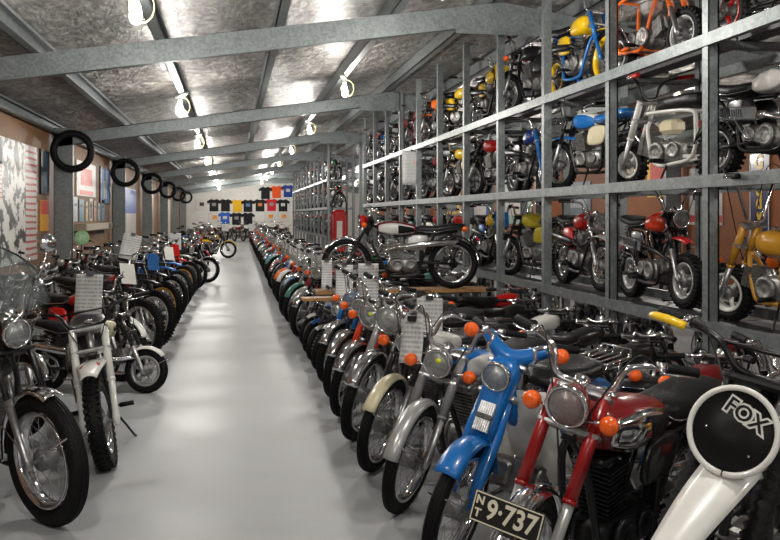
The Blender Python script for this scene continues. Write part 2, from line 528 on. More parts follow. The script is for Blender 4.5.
    if P.get('step'):
        bm_ = paint(P['tank'])
        st = lerp_st([(hx + .03, T.z - .06, T.z - .24, .035), (hx - .10, T.z - .20, T.z - .38, .045), (hx - .22, .50, .36, .05), (hx - .36, .47, .33, .055), (-.08, .56, .34, .07), (-.22, .66, .38, .08), (-.42, .70, .46, .085), (-.62, .66, .52, .07), (-wb / 2 - .22, .58, .52, .05)], 26)
        part('body_frame', MB().rings([sect(*q) for q in st]), bm_)
        grid = []
        for i in range(11):
            t = i / 10; z = T.z - .12 - t * .52; xx = hx + .05 - .10 * t - .16 * t * t
            ww = .13 + .10 * math.sin(min(1, t * 1.3) * PI / 2)
            if t > .8: ww *= 1 - (t - .8) * .8
            grid.append([V(xx - .10 * (abs(q) ** 1.6) - .02, q * ww, z) for q in (-1, -.8, -.6, -.3, 0, .3, .6, .8, 1)])
        part('leg_shield', MB().sheet(grid, .004), paint('white'))
        # seat
        st = lerp_st([(-.02, .74, .70, .05), (-.08, .79, .70, .11), (-.25, .79, .70, .14), (-.42, .80, .70, .13), (-.47, .77, .71, .08)], 14)
        part('seat', MB().rings([sect(q[0], q[1], q[2], q[3]) for q in st]), vinyl())
        # gull handlebar cover + fork cowl
        pts = spl([B0 + V(-.08, .20, .075), B0 + V(-.04, .14, .070), B0 + V(.0, .07, .03), B0 + V(.015, 0, .005), B0 + V(.0, -.07, .03), B0 + V(-.04, -.14, .070), B0 + V(-.08, -.20, .075)], 4)
        m = len(pts)
        part('handlebar_cover', MB().tube(pts, [.018 + .024 * (1 - abs(i / (m - 1) * 2 - 1)) for i in range(m)], 12, flat=1.1), bm_, None, True)
        rings = []
        for q in lerp_st([(P['L'] * .46, .06, .04, .0), (P['L'] * .62, .062, .045, .01), (P['L'] * .80, .066, .055, .015), (P['L'] * .95, .075, .065, .02), (P['L'] * 1.03, .05, .05, .01)], 9):
            c = F + u * q[0] + fw * q[3]
            rings.append([c + fw * (q[2] * math.copysign(abs(math.cos(a)) ** .6, math.cos(a))) + V(0, q[1] * math.copysign(abs(math.sin(a)) ** .6, math.sin(a)), 0) for a in [2 * PI * k / 16 for k in range(16)]])
        cw = part('fork_cowl', MB().rings(rings), bm_, None, True)
        gc = F + u * P['L'] * .60 + fw * .064
        Rg = Matrix((fw, V(0, 1, 0), u)).transposed()
        g = MB(); g.box(gc, (.008, .075, .13), Rg, .003)
        for k in range(7): g.box(gc + fw * .006 + V(0, -.030 + k * .010, 0), (.006, .004, .12), Rg)
        gi = part('horn_grille', g, steel(), cw, True)
        Mt = Matrix.Translation(gc + fw * .0125) @ Rg.to_4x4() @ Matrix(((0, 0, 1, 0), (1, 0, 0, 0), (0, 1, 0, 0), (0, 0, 0, 1)))
        part('badge_plate', MB().box(gc + fw * .009, (.006, .07, .022), Rg), blackp(), gi, True)
        part('badge_lettering', MB().join(text_mb('HONDA', .019), Mt), chrome(), gi, True)
    elif P.get('tubeframe'):
        fm = paint(P['framec'])
        for sd in (1, -1):
            y = sd * .10
            loop = spl([V(hx + .02, sd * .03, T.z - .10), V(hx - .06, y, T.z - .10), V(-wb * .34, y, T.z - .12), V(-wb * .40, y, T.z - .2), V(-wb * .36, y, rr + .02), V(-.10, y, rr - .03), V(hx - .12, y, rr - .03), V(hx - .06, y, rr + .05), V(hx + .0, y * .7, T.z - .22), V(hx + .02, sd * .03, T.z - .16)], 4)
            part('frame_loop', MB().tube(loop, .014, nt), fm)
        fr = MB()
        for x, z in ((-wb * .34, T.z - .12), (-.1, rr - .03), (hx - .12, rr - .03)): fr.tube([V(x, -.10, z), V(x, .10, z)], .012, nt)
        fr.tube([R + V(0, .09, 0), V(-.1, .09, rr - .03)], .012, nt); fr.tube([R + V(0, -.09, 0), V(-.1, -.09, rr - .03)], .012, nt)
        part('cross_brace', fr, fm)
        st = lerp_st([(hx - .10, T.z - .05, T.z - .10, .07), (hx - .14, T.z + .0, T.z - .10, .10), (-wb * .30, T.z + .01, T.z - .10, .11), (-wb * .44, T.z - .0, T.z - .10, .09)], 10)
        part('seat', MB().rings([sect(*q, p=.5) for q in st]), vinyl())
        tk = MB(); tk.box((-.02, 0, T.z - .21), (.18, .13, .11), None, .03)
        part('fuel_tank', tk, paint(P['tank']))
    else:
        W = P['tw']; hh = P['thh']
        zf = tz + .01
        if P.get('slim'):
            stl = [(tx0, zf - .03, zf - .10, W * .35), (tx0 - tl * .12, zf, zf - hh, W * .8), (tx0 - tl * .45, zf - .005, zf - hh, W), (tx0 - tl * .8, zf - .05, zf - hh * .9, W * .7), (tx1, zf - .085, zf - hh * .75, W * .45)]
        else:
            stl = [(tx0, zf - .045, zf - .10, W * .4), (tx0 - tl * .06, zf - .015, zf - hh * .85, W * .75), (tx0 - tl * .3, zf, zf - hh, W), (tx0 - tl * .62, zf - .015, zf - hh, W * .92), (tx0 - tl * .88, zf - .04, zf - hh * .92, W * .68), (tx1, zf - .075, zf - hh * .8, W * .45)]
        st = lerp_st(stl, 10 if lo else 20)
        nn = 12 if lo else 24
        rg = [sect(*q, n=nn, p=.72) for q in st]
        tk = part('fuel_tank', MB().rings(rg), paint(P['tank']))
        if P['panel']:
            for sd in (0, 1):
                grid = []
                i0, i1 = (2, 7) if lo else (3, 16)
                for i in range(i0, i1 + 1):
                    f = math.sin(PI * (i - i0 + .6) / (i1 - i0 + 1.2)); row = []
                    for a in (-1, -.6, -.2, .2, .6, 1):
                        an = a * .80 * (f ** .5) - .10
                        if sd: an = PI - an
                        zt, zb, hw_ = st[i][1], st[i][2], st[i][3]
                        c, q = math.cos(an), math.sin(an); zc, h_ = (zt + zb) / 2, (zt - zb) / 2
                        row.append(V(st[i][0], (hw_ + .003) * math.copysign(abs(c) ** .72, c), zc + (h_ + .002) * math.copysign(abs(q) ** .72, q)))
                    grid.append(row if sd else row[::-1])
                part('tank_panel', MB().sheet(grid, .004), paint(P['panel']), tk)
                if P.get('kneepad'):
                    g2 = [[p + V(0, .004 * (1 if not sd else -1), 0) for p in row[1:-1]] for row in grid[len(grid) // 2:]]
                    part('knee_pad', MB().sheet(g2, .004), rubber(), tk)
        if P['badge'] and not lo:
            for sd in (1, -1):
                q = st[9]
                Mt = Matrix.Translation((q[0], sd * (q[3] + .005), (q[1] + q[2]) / 2 + .012)) @ Matrix.Rotation(PI / 2 * (1), 4, 'X')
                if sd == 1: Mt = Mt @ Matrix.Rotation(PI, 4, 'Y')
                part('tank_lettering', MB().join(text_mb(P['badge'][0], .036, .002), Mt), paint(P['badge'][1]), tk)
        cp = MB().lathe([(.024, 0), (.026, .012), (.02, .022)], (tx0 - tl * .32, 0, zf - .004), (0, 0, 1), 8 if lo else 16)
        part('fuel_cap', cp, chrome(), tk)
        # seat
        sx0 = tx1 + .05; sx1 = sx0 - P['seatl']
        st = lerp_st([(sx0, sz - .015, sz - .06, .06), (sx0 - .05, sz + .0, sz - .09, .10), (sx0 - P['seatl'] * .4, sz - .002, sz - .10, .13), (sx0 - P['seatl'] * .75, sz + .025, sz - .06, .12), (sx1 + .03, sz + .028, sz - .045, .10), (sx1, sz + .0, sz - .035, .06)], 10 if lo else 18)
        se = part('seat', MB().rings([sect(*q, n=12 if lo else 20, p=.6) for q in st]), vinyl() if P['seatc'] == 'black' else paint(P['seatc']))
        if not lo:
            pts = [V(q[0], q[3] + .002, q[2] + .022) for q in st] + [V(q[0], -q[3] - .002, q[2] + .022) for q in reversed(st)]
            part('seat_trim', MB().tube(pts, .004, 5, closed=True), chrome(), se)
        # frame tubes
        fr = MB(); ft = .015
        hb_ = H - u * .16
        fr.tube([H + u * .0, hb_ - u * .02], .026, nt)
        fr.tube([H - u * .05, V(tx0 - tl * .5, 0, tz - P['thh'] - .0), V(tx1, 0, sz - .10), V(sx1 + .1, 0, sz - .07)], .02, nt)
        for sd in (1, -1):
            y = sd * .075
            fr.tube(spl([hb_, hb_ + V(-.05, y * .7, -.12), V(.16, y, .22), V(.10, y, .16), V(-.18, y, .17), V(-.24, y, .26), V(-.26, y, sz - .14)], 3), ft, nt)
            fr.tube([V(-.26, y, sz - .14), V(sx1 + .14, y * 1.1, sz - .075)], ft * .9, nt)
            fr.tube([V(-.24, y, .30), V(-.42, y * 1.1, sz - .10)], ft * .7, nt)
        part('frame', fr, paint(P['framec']) if P['framec'] != 'black' else blackp())
        # side panels
        for sd in (1, -1):
            sp_ = MB(); zc = sz - .20
            ring = []
            for k in range(12):
                a = 2 * PI * k / 12
                c, q = math.cos(a), math.sin(a)
                ring.append((-.20 + .13 * math.copysign(abs(c) ** .6, c) - .03 * q, zc + .095 * math.copysign(abs(q) ** .6, q)))
            sp_.rings([[V(x * 1, sd * .085, z) for x, z in ring], [V(x, sd * .105, z) for x, z in ring], [V(-.2 + (x + .2) * .8, sd * .112, zc + (z - zc) * .8) for x, z in ring]])
            part('side_panel', sp_, paint(P['side']))
    # swingarm + shocks
    sa = MB()
    for sd in (1, -1):
        sa.tube([V(-.20, sd * .07, rr + .02), R + V(-.02, sd * .085, 0)], .016, nt)
    part('swingarm', sa, blackp() if not P.get('tubeframe') else paint(P['framec']))
    if not P.get('tubeframe'):
        for sd in (1, -1):
            a, c = R + V(-.01, sd * .10, .02), V(-wb / 2 + .08, sd * .10, sz - .09)
            cyl = MB().tube([a, a + (c - a) * .3], .018, nt); cyl.tube([a, c], .007, 6)
            s_ = part('shock_absorber', cyl, blackp())
            k = 12 if lo else 44; pts = []
            if lo: co = MB().tube([a + (c - a) * .25, a + (c - a) * .95], .026, nt)
            else:
                d = (c - a).normalized(); e1 = d.cross(V(0, 1, 0)).normalized(); e2 = V(0, 1, 0)
                for i in range(k * 2 + 1):
                    t = i / (k * 2); an = t * 2 * PI * 9
                    pts.append(a + (c - a) * (.25 + .7 * t) + (e1 * math.cos(an) + e2 * math.sin(an)) * .026)
                co = MB().tube(pts, .0045, 5)
            part('shock_spring', co, chrome() if P['shock'] == 'chrome' else paint(P['shock']), s_)
        # rear fender
        rf2 = fender(R, rr + .04, 25, 185 if P['fender'] == 'low' else 165, P['tr'] * 1.4, .02)
        part('rear_mudguard', rf2, paint(P['rfendc']))
        if P['tail']:
            tb = MB().box(R + V(-(rr + .02) * .82, 0, (rr + .05) * .78), (.05, .08, .06), Matrix.Rotation(.5, 3, 'Y'), .01)
            t_ = part('tail_lamp', tb, blackp())
            part('tail_lens', MB().box(R + V(-(rr + .02) * .82 - .03, 0, (rr + .05) * .78 + .016), (.035, .075, .06), Matrix.Rotation(.5, 3, 'Y'), .015), redlens(), t_)
    # engine
    em = engmat(P['engc'])
    en = MB(); ez = .29 if rr > .24 else rr + .06
    en.rings([sect(q[0], q[1], q[2], q[3], p=.6) for q in lerp_st([(.15, ez + .03, ez - .03, .05), (.12, ez + .07, ez - .08, .085), (-.02, ez + .08, ez - .10, .10), (-.16, ez + .09, ez - .09, .095), (-.22, ez + .06, ez - .05, .06)], 10)])
    e_ = part('engine', en, em)
    for sd in (1, -1):
        co = MB()
        co.lathe([(.074, .0), (.078, .014), (.066, .024), (.050, .024), (.046, .016), (.020, .018)], (.04, sd * .095, ez), (0, sd, 0), 12 if lo else 24)
        co.lathe([(.056, .0), (.058, .012), (.046, .018), (.04, .012), (.02, .012)], (-.12, sd * .093, ez + .01), (0, sd, 0), 10 if lo else 20)
        part('engine_cover', co, mat('cover_alloy', (.26, .255, .25), .48, .8, 0, (50, .3, .35)) if P['engc'] == 'alloy' else em, e_)
    cyl = MB()
    if P['eng'] == 'up': c0, d = V(.06, 0, ez + .08), V(.18, 0, .98)
    else: c0, d = V(.12, 0, ez + .03), V(.95, 0, .3)
    d.normalize()
    nf = 6 if lo else 11; ch = .20 if P['eng'] == 'up' else .13
    ch = min(ch, (P['tz'] - P['thh'] - .02 - c0.z)) if P['eng'] == 'up' else ch
    ch = max(ch, .08)
    Rd = V(0, 0, 1).rotation_difference(d).to_matrix()
    for i in range(nf):
        wd = .15 if i < nf * .6 else .165
        cyl.box(c0 + d * (ch * (i + .5) / nf), (.13, wd, ch / nf * .45), Rd)
    cyl.tube([c0, c0 + d * ch], .052, nt); cyl.box(c0 + d * (ch + .012), (.10, .11, .03), Rd, .01)
    part('cylinder', cyl, em, e_)
    cb = MB().tube([c0 + d * ch * .7 + V(-.05, 0, .0), c0 + d * ch * .7 + V(-.14, 0, .01)], .028, nt); cb.tube([c0 + d * ch * .7 + V(-.11, 0, -.05), c0 + d * ch * .7 + V(-.11, 0, .05)], .024, nt)
    part('carburettor', cb, steel(), e_)
    # exhaust
    y = -.12; e0 = c0 + d * ch * .75 + V(.05, -.03, 0); xm = paint(P['exhc']) if P['exhc'] != 'black' else blackp()
    if P['exh'] == 'low':
        zz = .23 if rr > .24 else rr + .0
        hp = MB().tube(spl([e0, e0 + V(.10, -.04, -.04), V(.24, y * .9, zz + .12), V(.14, y, zz - .05), V(-.05, y, zz - .05)], 5), .017, nt)
        x_ = part('exhaust', hp, xm)
        part('muffler', MB().tube([V(-.03, y, zz - .05), V(-.10, y - .01, zz - .05), V(-.35, y - .015, zz - .03), V(-wb / 2 - .12, y - .02, zz), V(-wb / 2 - .18, y - .02, zz + .005)], [.018, .034, .040, .044, .03], nt), xm, x_)
    elif P['exh'] in ('high', 'guard'):
        zz = sz - .25
        sd_ = P.get('exside', -1)
        y = .13 * sd_
        hp = MB().tube(spl([e0, e0 + V(.09, 0, .0), V(.20, y * .8, zz - .04), V(.05, y, zz)], 5), .018, nt)
        x_ = part('exhaust', hp, xm)
        part('muffler', MB().tube([V(.07, y, zz), V(-.02, y, zz), V(-.25, y * 1.05, zz + .03), V(-wb / 2 + .0, y * 1.05, zz + .06), V(-wb / 2 - .05, y * 1.05, zz + .07)], [.02, .034, .038, .034, .02], nt), xm, x_)
        if P['exh'] == 'guard':
            g = MB(); yo = y + sd_ * .045
            Rz = Matrix.Rotation(.1, 3, 'Y')
            g.box((-.20, yo, zz + .03), (.46, .012, .085), Rz, .005)
            gg = part('heat_shield', g, chrome(), x_)
            sl = MB()
            for k in range(10): sl.box(V(-.30 + k * .022, yo + sd_ * .007, zz + .04 - k * .002), (.010, .004, .05), Matrix.Rotation(-.2, 3, 'Y'))
            part('heat_shield_slots', sl, blackp(), x_)
    # pegs, stand, chain
    if not lo:
        pg = MB(); pg.tube([V(-.02, -.19, .22 if rr > .24 else rr), V(-.02, .19, .22 if rr > .24 else rr)], .009, 6)
        for sd in (1, -1): pg.tube([V(-.02, sd * .13, .22 if rr > .24 else rr), V(-.02, sd * .22, .22 if rr > .24 else rr)], .016, 8)
        part('footpeg', pg, rubber())
        sz0 = .19 if rr > .24 else rr - .02
        ln_ = math.tan(math.radians(P.get('lean', 5)))
        part('side_stand', MB().tube([V(-.06, .09, sz0), V(-.10, .20, .20 * ln_ + .012), V(-.07, .21, .21 * ln_ + .008)], .008, 6), blackp())
        chn = MB()
        rs = .055
        loop = [V(-.19, .055, ez + .03), V(-wb / 2, .055, rr + rs), V(-wb / 2 - rs, .055, rr), V(-wb / 2, .055, rr - rs), V(-.19, .055, ez - .035), V(-.22, .055, ez)]
        chn.tube(loop, .006, 4, closed=True)
        chn.lathe([(rs - .004, -.003), (rs, -.002), (rs, .002), (rs - .004, .003)], (-wb / 2, .055, rr), (0, 1, 0), 20)
        part('chain', chn, blackp())
        kk = MB().tube([V(-.10, -.10, ez - .02), V(-.10, -.135, ez - .02), V(-.20, -.15, ez + .12), V(-.20, -.20, ez + .13)], .007, 6)
        part('kick_starter', kk, chrome(), e_)
    if P['carrier']:
        c = MB(); z0 = sz + .03; xs = -wb / 2 - .02
        for yy in (-.09, -.045, 0, .045, .09): c.tube([V(xs + .14, yy, z0), V(xs - .16, yy, z0 + .01), V(xs - .18, yy, z0 + .035)], .005, 5)
        c.tube([V(xs + .14, -.1, z0), V(xs - .16, -.1, z0 + .01), V(xs - .20, -.08, z0 + .04), V(xs - .20, .08, z0 + .04), V(xs - .16, .1, z0 + .01), V(xs + .14, .1, z0)], .006, 6, closed=True)
        for sd in (1, -1): c.tube([V(xs - .08, sd * .09, z0), R + V(0, sd * .10, .12)], .005, 5)
        part('carrier_rack', c, chrome())
    return b
def place(P, name, label, loc_axle, heading, s=1.0, cat='motorcycle', group=None, steer=0, lean=5, z=0, hook=None, atmid=False):
    """heading: degrees clockwise from -Y toward -X (positive) i.e. 0 faces the viewer"""
    P = dict(P); P['lean'] = lean
    b = make_parts(P)
    if hook: hook(b)
    a = math.radians(heading); h = V(-math.sin(a), -math.cos(a), 0)
    base = V(loc_axle[0], loc_axle[1], z)
    if not atmid: base = base - h * (b.P['wb'] / 2 * s)
    root = empty(name, base, math.atan2(h.y, h.x), -math.radians(lean))
    root.scale = (s, s, s)
    tag(root, label, cat, group)
    S = Matrix.Translation(b.H) @ Matrix.Rotation(math.radians(steer), 4, b.u) @ Matrix.Translation(-b.H)
    objs = []
    for (nm, mb, m, par, st) in b.items:
        po = objs[par] if par is not None else root
        o = bpy.data.objects.new(nm, mb.mesh(nm, m)); COL.objects.link(o); o.parent = po
        if st and par is None: o.matrix_local = S
        if st and par is not None and not b.items[par][4]: o.matrix_local = S
        objs.append(o)
    root['_k'] = 0; del root['_k']
    place.last = (root, b, S)
    return root
_mc = {}
def merged(P, steer=0):
    key = repr(sorted(P.items(), key=str)) + str(steer)
    if key in _mc: return _mc[key]
    P = dict(P); P['lo'] = True
    b = make_parts(P)
    S = Matrix.Translation(b.H) @ Matrix.Rotation(math.radians(steer), 4, b.u) @ Matrix.Translation(-b.H)
    mats = []; mb = MB()
    for (nm, q, m, par, st) in b.items:
        if m not in mats: mats.append(m)
        mb.join(q, S if st else None, mats.index(m))
    me = mb.mesh('motorcycle_body', mats)
    _mc[key] = (me, b.P['wb'])
    return _mc[key]
def place_far(P, name, label, axle, heading, s=1.0, group=None, steer=0, lean=5, z=0, atmid=False, cat='motorcycle'):
    me, wb = merged(P, steer)
    a = math.radians(heading); h = V(-math.sin(a), -math.cos(a), 0)
    base = V(axle[0], axle[1], z)
    if not atmid: base = base - h * (wb / 2 * s)
    o = bpy.data.objects.new(name, me); COL.objects.link(o)
    o.location = base; o.rotation_euler = (-math.radians(lean), 0, math.atan2(h.y, h.x)); o.scale = (s, s, s)
    tag(o, label, cat, group)
    return o
# ------------------------------------------------------------------ building shell
XL, XR, XRIDGE = -3.27, 9.27, 3.0
ZE, SL = 3.16, 0.15
Y0, Y1 = -8.0, 56.0
def zr(x): return ZE + SL * ((x - XL) if x <= XRIDGE else (2 * XRIDGE - XL - x))
FRAMES = [0.87 + 7.75 * i for i in range(0, 8)]
FRAMES[1] = 9.25
def concrete():
    m, nt, b = nmat('polished_concrete')
    tc = nt.nodes.new('ShaderNodeTexCoord')
    n = nt.nodes.new('ShaderNodeTexNoise'); n.inputs['Scale'].default_value = 0.9; n.inputs['Detail'].default_value = 7
    mp = nt.nodes.new('ShaderNodeMapping'); mp.inputs['Scale'].default_value = (1.0, 1.5, 1)
    nt.links.new(tc.outputs['Object'], mp.inputs[0]); nt.links.new(mp.outputs[0], n.inputs['Vector'])
    ramp(nt, n.outputs[0], [(0.28, (.27, .28, .285)), (0.5, (.325, .335, .34)), (0.75, (.38, .385, .385))], b.inputs['Base Color'])
    mr = nt.nodes.new('ShaderNodeMapRange'); mr.inputs[1].default_value = .3; mr.inputs[2].default_value = .7; mr.inputs[3].default_value = .38; mr.inputs[4].default_value = .52
    nt.links.new(n.outputs[0], mr.inputs[0]); nt.links.new(mr.outputs[0], b.inputs['Roughness'])
    b.inputs['Specular IOR Level'].default_value = .28
    n2 = nt.nodes.new('ShaderNodeTexNoise'); n2.inputs['Scale'].default_value = 2.2; n2.inputs['Detail'].default_value = 4
    nt.links.new(mp.outputs[0], n2.inputs['Vector'])
    bp = nt.nodes.new('ShaderNodeBump'); bp.inputs['Strength'].default_value = .06; bp.inputs['Distance'].default_value = .03
    nt.links.new(n2.outputs[0], bp.inputs['Height']); nt.links.new(bp.outputs[0], b.inputs['Normal'])
    return m
def foil():
    m, nt, b = nmat('foil_insulation')
    b.inputs['Metallic'].default_value = .8
    tc = nt.nodes.new('ShaderNodeTexCoord')
    n = nt.nodes.new('ShaderNodeTexNoise'); n.inputs['Scale'].default_value = 5.0; n.inputs['Detail'].default_value = 11; n.inputs['Roughness'].default_value = .72; n.inputs['Distortion'].default_value = .6
    mp = nt.nodes.new('ShaderNodeMapping'); mp.inputs['Scale'].default_value = (1.6, .8, 1)
    nt.links.new(tc.outputs['Object'], mp.inputs[0]); nt.links.new(mp.outputs[0], n.inputs['Vector'])
    ramp(nt, n.outputs[0], [(0.36, (.08, .073, .065)), (0.50, (.22, .207, .192)), (0.66, (.48, .46, .435))], b.inputs['Base Color'])
    b.inputs['Roughness'].default_value = .34
    v = nt.nodes.new('ShaderNodeTexVoronoi'); v.inputs['Scale'].default_value = 2.2; v.feature = 'F1'
    dn = nt.nodes.new('ShaderNodeTexNoise'); dn.inputs['Scale'].default_value = 3
    ad = nt.nodes.new('ShaderNodeVectorMath'); ad.operation = 'ADD'
    nt.links.new(mp.outputs[0], ad.inputs[0]); nt.links.new(dn.outputs['Color'], ad.inputs[1]); nt.links.new(ad.outputs[0], v.inputs['Vector'])
    nt.links.new(mp.outputs[0], dn.inputs['Vector'])
    ma = nt.nodes.new('ShaderNodeMath'); ma.operation = 'MULTIPLY_ADD'; ma.inputs[1].default_value = .35
    nt.links.new(v.outputs[0], ma.inputs[0]); nt.links.new(n.outputs[0], ma.inputs[2])
    bp = nt.nodes.new('ShaderNodeBump'); bp.inputs['Strength'].default_value = 1.0; bp.inputs['Distance'].default_value = .11
    nt.links.new(ma.outputs[0], bp.inputs['Height']); nt.links.new(bp.outputs[0], b.inputs['Normal'])
    return m
def chip(key, c0, c1):
    m, nt, b = nmat(key)
    b.inputs['Roughness'].default_value = .62
    tc = nt.nodes.new('ShaderNodeTexCoord')
    n = nt.nodes.new('ShaderNodeTexNoise'); n.inputs['Scale'].default_value = 30; n.inputs['Detail'].default_value = 5
    n2 = nt.nodes.new('ShaderNodeTexNoise'); n2.inputs['Scale'].default_value = 1.3; n2.inputs['Detail'].default_value = 3
    mx = nt.nodes.new('ShaderNodeMix'); mx.inputs[0].default_value = .5
    nt.links.new(tc.outputs['Object'], n.inputs['Vector']); nt.links.new(tc.outputs['Object'], n2.inputs['Vector'])
    nt.links.new(n.outputs[0], mx.inputs[2]); nt.links.new(n2.outputs[0], mx.inputs[3])
    ramp(nt, mx.outputs[0], [(0.35, c0), (0.65, c1)], b.inputs['Base Color'])
    return m
chipL = chip('chipboard_brown', (.15, .075, .032), (.25, .13, .06))
chipR = chip('chipboard_orange', (.23, .066, .015), (.37, .12, .034))
white_wall = mat('white_wall', (.70, .69, .65), .7, 0, 0, (3, .05, .05))
def struct(name, mb, m):
    return tag(mb.build(name, m), kind='structure')
struct('floor', MB().box(((XL + XR) / 2, (Y0 + Y1) / 2, -.1), (XR - XL + .4, Y1 - Y0 + .4, .2)), concrete())
def roof_mb(x0, x1):
    mb = MB(); g = []
    for x in (x0, x1): g.append([V(x, Y0 - .2, zr(x)), V(x, Y1 + .2, zr(x))])
    return mb.sheet(g, -.04)
fo = foil()
ceil = roof_mb(XL - .2, XRIDGE); ceil.join(roof_mb(XRIDGE, XR + .2))
c_ = struct('ceiling', ceil, fo)
for f in c_.data.polygons: f.use_smooth = False
struct('wall_left', MB().box((XL - .06, (Y0 + Y1) / 2, 1.58), (.12, Y1 - Y0, 3.16)), chipL)
struct('wall_right', MB().box((XR + .06, (Y0 + Y1) / 2, 1.58), (.12, Y1 - Y0, 3.16)), chipR)
fw_ = MB().rings([[V(XL, y, 0), V(XR, y, 0), V(XR, y, zr(XR)), V(XRIDGE, y, zr(XRIDGE)), V(XL, y, zr(XL))] for y in (Y1, Y1 + .12)], smooth=False)
struct('wall_back', fw_, white_wall)
# roof frames
def csec(c0, c1, depth, wid, up=V(0, 0, 1), side=V(0, 1, 0)):
    """lipped channel between two points"""
    c0, c1 = Vector(c0), Vector(c1)
    t = .012; mb = MB()
    d = (c1 - c0).normalized(); side = Vector(side); side = (side - d * side.dot(d)).normalized(); up = side.cross(d) * -1
    if up.z < 0: up = -up
    def bar(o_s, o_u, ws, wu):
        r = []
        for c in (c0, c1):
            p = c + side * o_s + up * o_u
            r.append([p - side * ws / 2 - up * wu / 2, p + side * ws / 2 - up * wu / 2, p + side * ws / 2 + up * wu / 2, p - side * ws / 2 + up * wu / 2])
        mb.rings(r, smooth=False)
    bar(-wid / 2 + t / 2, 0, t, depth)
    bar(0, depth / 2 - t / 2, wid, t); bar(0, -depth / 2 + t / 2, wid, t)
    bar(wid / 2 - t / 2, depth / 2 - .02, t, .03); bar(wid / 2 - t / 2, -depth / 2 + .02, t, .03)
    return mb
RD = .235
k = 1
RO = .20 + RD / 2          # rafter centre below the sheet
for y in FRAMES:
    mb = csec((XL + .05, y, zr(XL + .05) - RO), (XRIDGE, y, zr(XRIDGE) - RO), RD, .09)
    mb.join(csec((XRIDGE, y, zr(XRIDGE) - RO), (XR - .05, y, zr(XR - .05) - RO), RD, .09))
    mb.rings([[V(x, yy, z) for x, z in ((XRIDGE - .55, zr(XRIDGE - .55) - RO - RD / 2 - .05), (XRIDGE + .55, zr(XRIDGE + .55) - RO - RD / 2 - .05), (XRIDGE + .55, zr(XRIDGE + .55) - RO + RD / 2), (XRIDGE, zr(XRIDGE) - RO + RD / 2), (XRIDGE - .55, zr(XRIDGE - .55) - RO + RD / 2))] for yy in (y - .052, y - .046)], smooth=False)
    struct('trim_%d' % k, mb, galv()); k += 1
    for xs, sg in ((XL, 1), (XR, -1)):
        mb = csec((xs + sg * .235, y, 0), (xs + sg * .235, y, zr(xs + sg * .235) - .11), .33, .09, side=V(0, 1, 0))
        struct('trim_%d' % k, mb, galv()); k += 1
PURL = [-3.17, -1.99, -.76, .5, 1.76, 2.93, 3.9, 5.2, 6.5, 7.8, 9.0]
for x in PURL:
    mb = csec((x, Y0, zr(x) - .099), (x, Y1, zr(x) - .099), .19, .10, side=V(1, 0, 0))
    struct('trim_%d' % k, mb, galv()); k += 1

# ------------------------------------------------------------------ hanging lamps
bulbm = mat('lamp_bulb', (1.0, .97, .90), .3, emit=BULB_E)
wirem = mat('yellow_wire', (.62, .52, .25), .5)
lampw = mat('lamp_white', (.75, .75, .73), .4)
def make_lamp():
    r = empty('hanging_lamp', (0, 0, 0))
    MB().box((0, 0, -.02), (.07, .55, .04), None, .01).build('batten', lampw, r)
    MB().lathe([(.03, 0), (.036, -.03), (.026, -.09)], (0, .10, -.04), (0, 0, 1), 14).build('lamp_holder', lampw, r)
    ring = [V(math.sin(a) * .10 + .05, .10, -.17 + math.cos(a) * .13) for a in [2 * PI * i / 20 for i in range(20)]]
    MB().tube(ring, .006, 6, closed=True).build('wire_loop', wirem, r)
    Rm = Matrix.Rotation(.5, 4, 'X')
    b = MB(); b.lathe([(.02, .0), (.036, -.03), (.048, -.08), (.048, -.15), (.036, -.185), (.01, -.20)], (0, 0, 0), (0, 0, 1), 16)
    o = b.build('bulb', bulbm, r); o.matrix_local = Matrix.Translation((0, .10, -.12)) @ Rm
    ld = bpy.data.lights.get('lamp_light') or bpy.data.lights.new('lamp_light', 'POINT')
    ld.energy = LAMP_W; ld.color = (1.0, .96, .90); ld.shadow_soft_size = .09
    l = bpy.data.objects.new('lamp_light', ld); COL.objects.link(l); l.parent = r; l.location = (0, .04, -.52)
    return r
lamp0 = make_lamp()
def copy_tree(o, parent=None):
    c = o.copy(); COL.objects.link(c); c.parent = parent
    for ch in list(o.children): copy_tree(ch, c)
    return c
first = True
ordn = ['nearest', 'second', 'third', 'fourth', 'fifth', 'sixth', 'seventh', 'eighth']
for ri, (x, rown) in enumerate(((-.76, 'left ceiling row over the aisle'), (1.76, 'right ceiling row beside the racks'), (6.5, 'ceiling row behind the racks'))):
    for i, y in enumerate(LAMP_Y):
        yy = y + (0, .25, -.3)[ri]
        if ri == 2: yy -= 1.5
        o = lamp0 if first else copy_tree(lamp0); first = False
        o.location = (x, yy, zr(x) - .196); o.rotation_euler = (0, 0, (.2, -.3, .5)[ri] + .15 * math.sin(i * 2.3))
        if yy < 6: lb = 'unseen fill bulb lamp of the %s, near the viewer' % rown; g = 'unseen fill lamps overhead near the viewer, ' + rown
        else:
            j = i - 2
            lb = 'glowing bulb lamp with wire loop, %s of the %s' % (ordn[j], rown)
            g = 'hanging bulb lamps, ' + rown
        tag(o, lb, 'lamp', g)

# ------------------------------------------------------------------ tyres on the columns
def tyre_thing(name, c, R, tw, label, group, ax='Y', knob=False):
    ty = wheel_mbs(R, tw, 'spoke', knob, False)[0]
    mb = MB().join(ty)
    o = mb.build(name, rubber()); o.location = c
    tag(o, label, 'tyre', group)
    if ax == 'X': o.rotation_euler = (0, 0, PI / 2)
    return o
tl_ = ['nearest column, largest in view', 'second column', 'third column', 'fourth column', 'fifth column', 'last column before the rear wall']
for i, y in enumerate(FRAMES[2:8]):
    tyre_thing('tyre', (-2.86, y - .13, 2.66 - .01 * i), .385, .125, 'black tyre hung high on the %s, left wall' % tl_[i], 'tyres hung on the left wall columns', knob=i < 2)

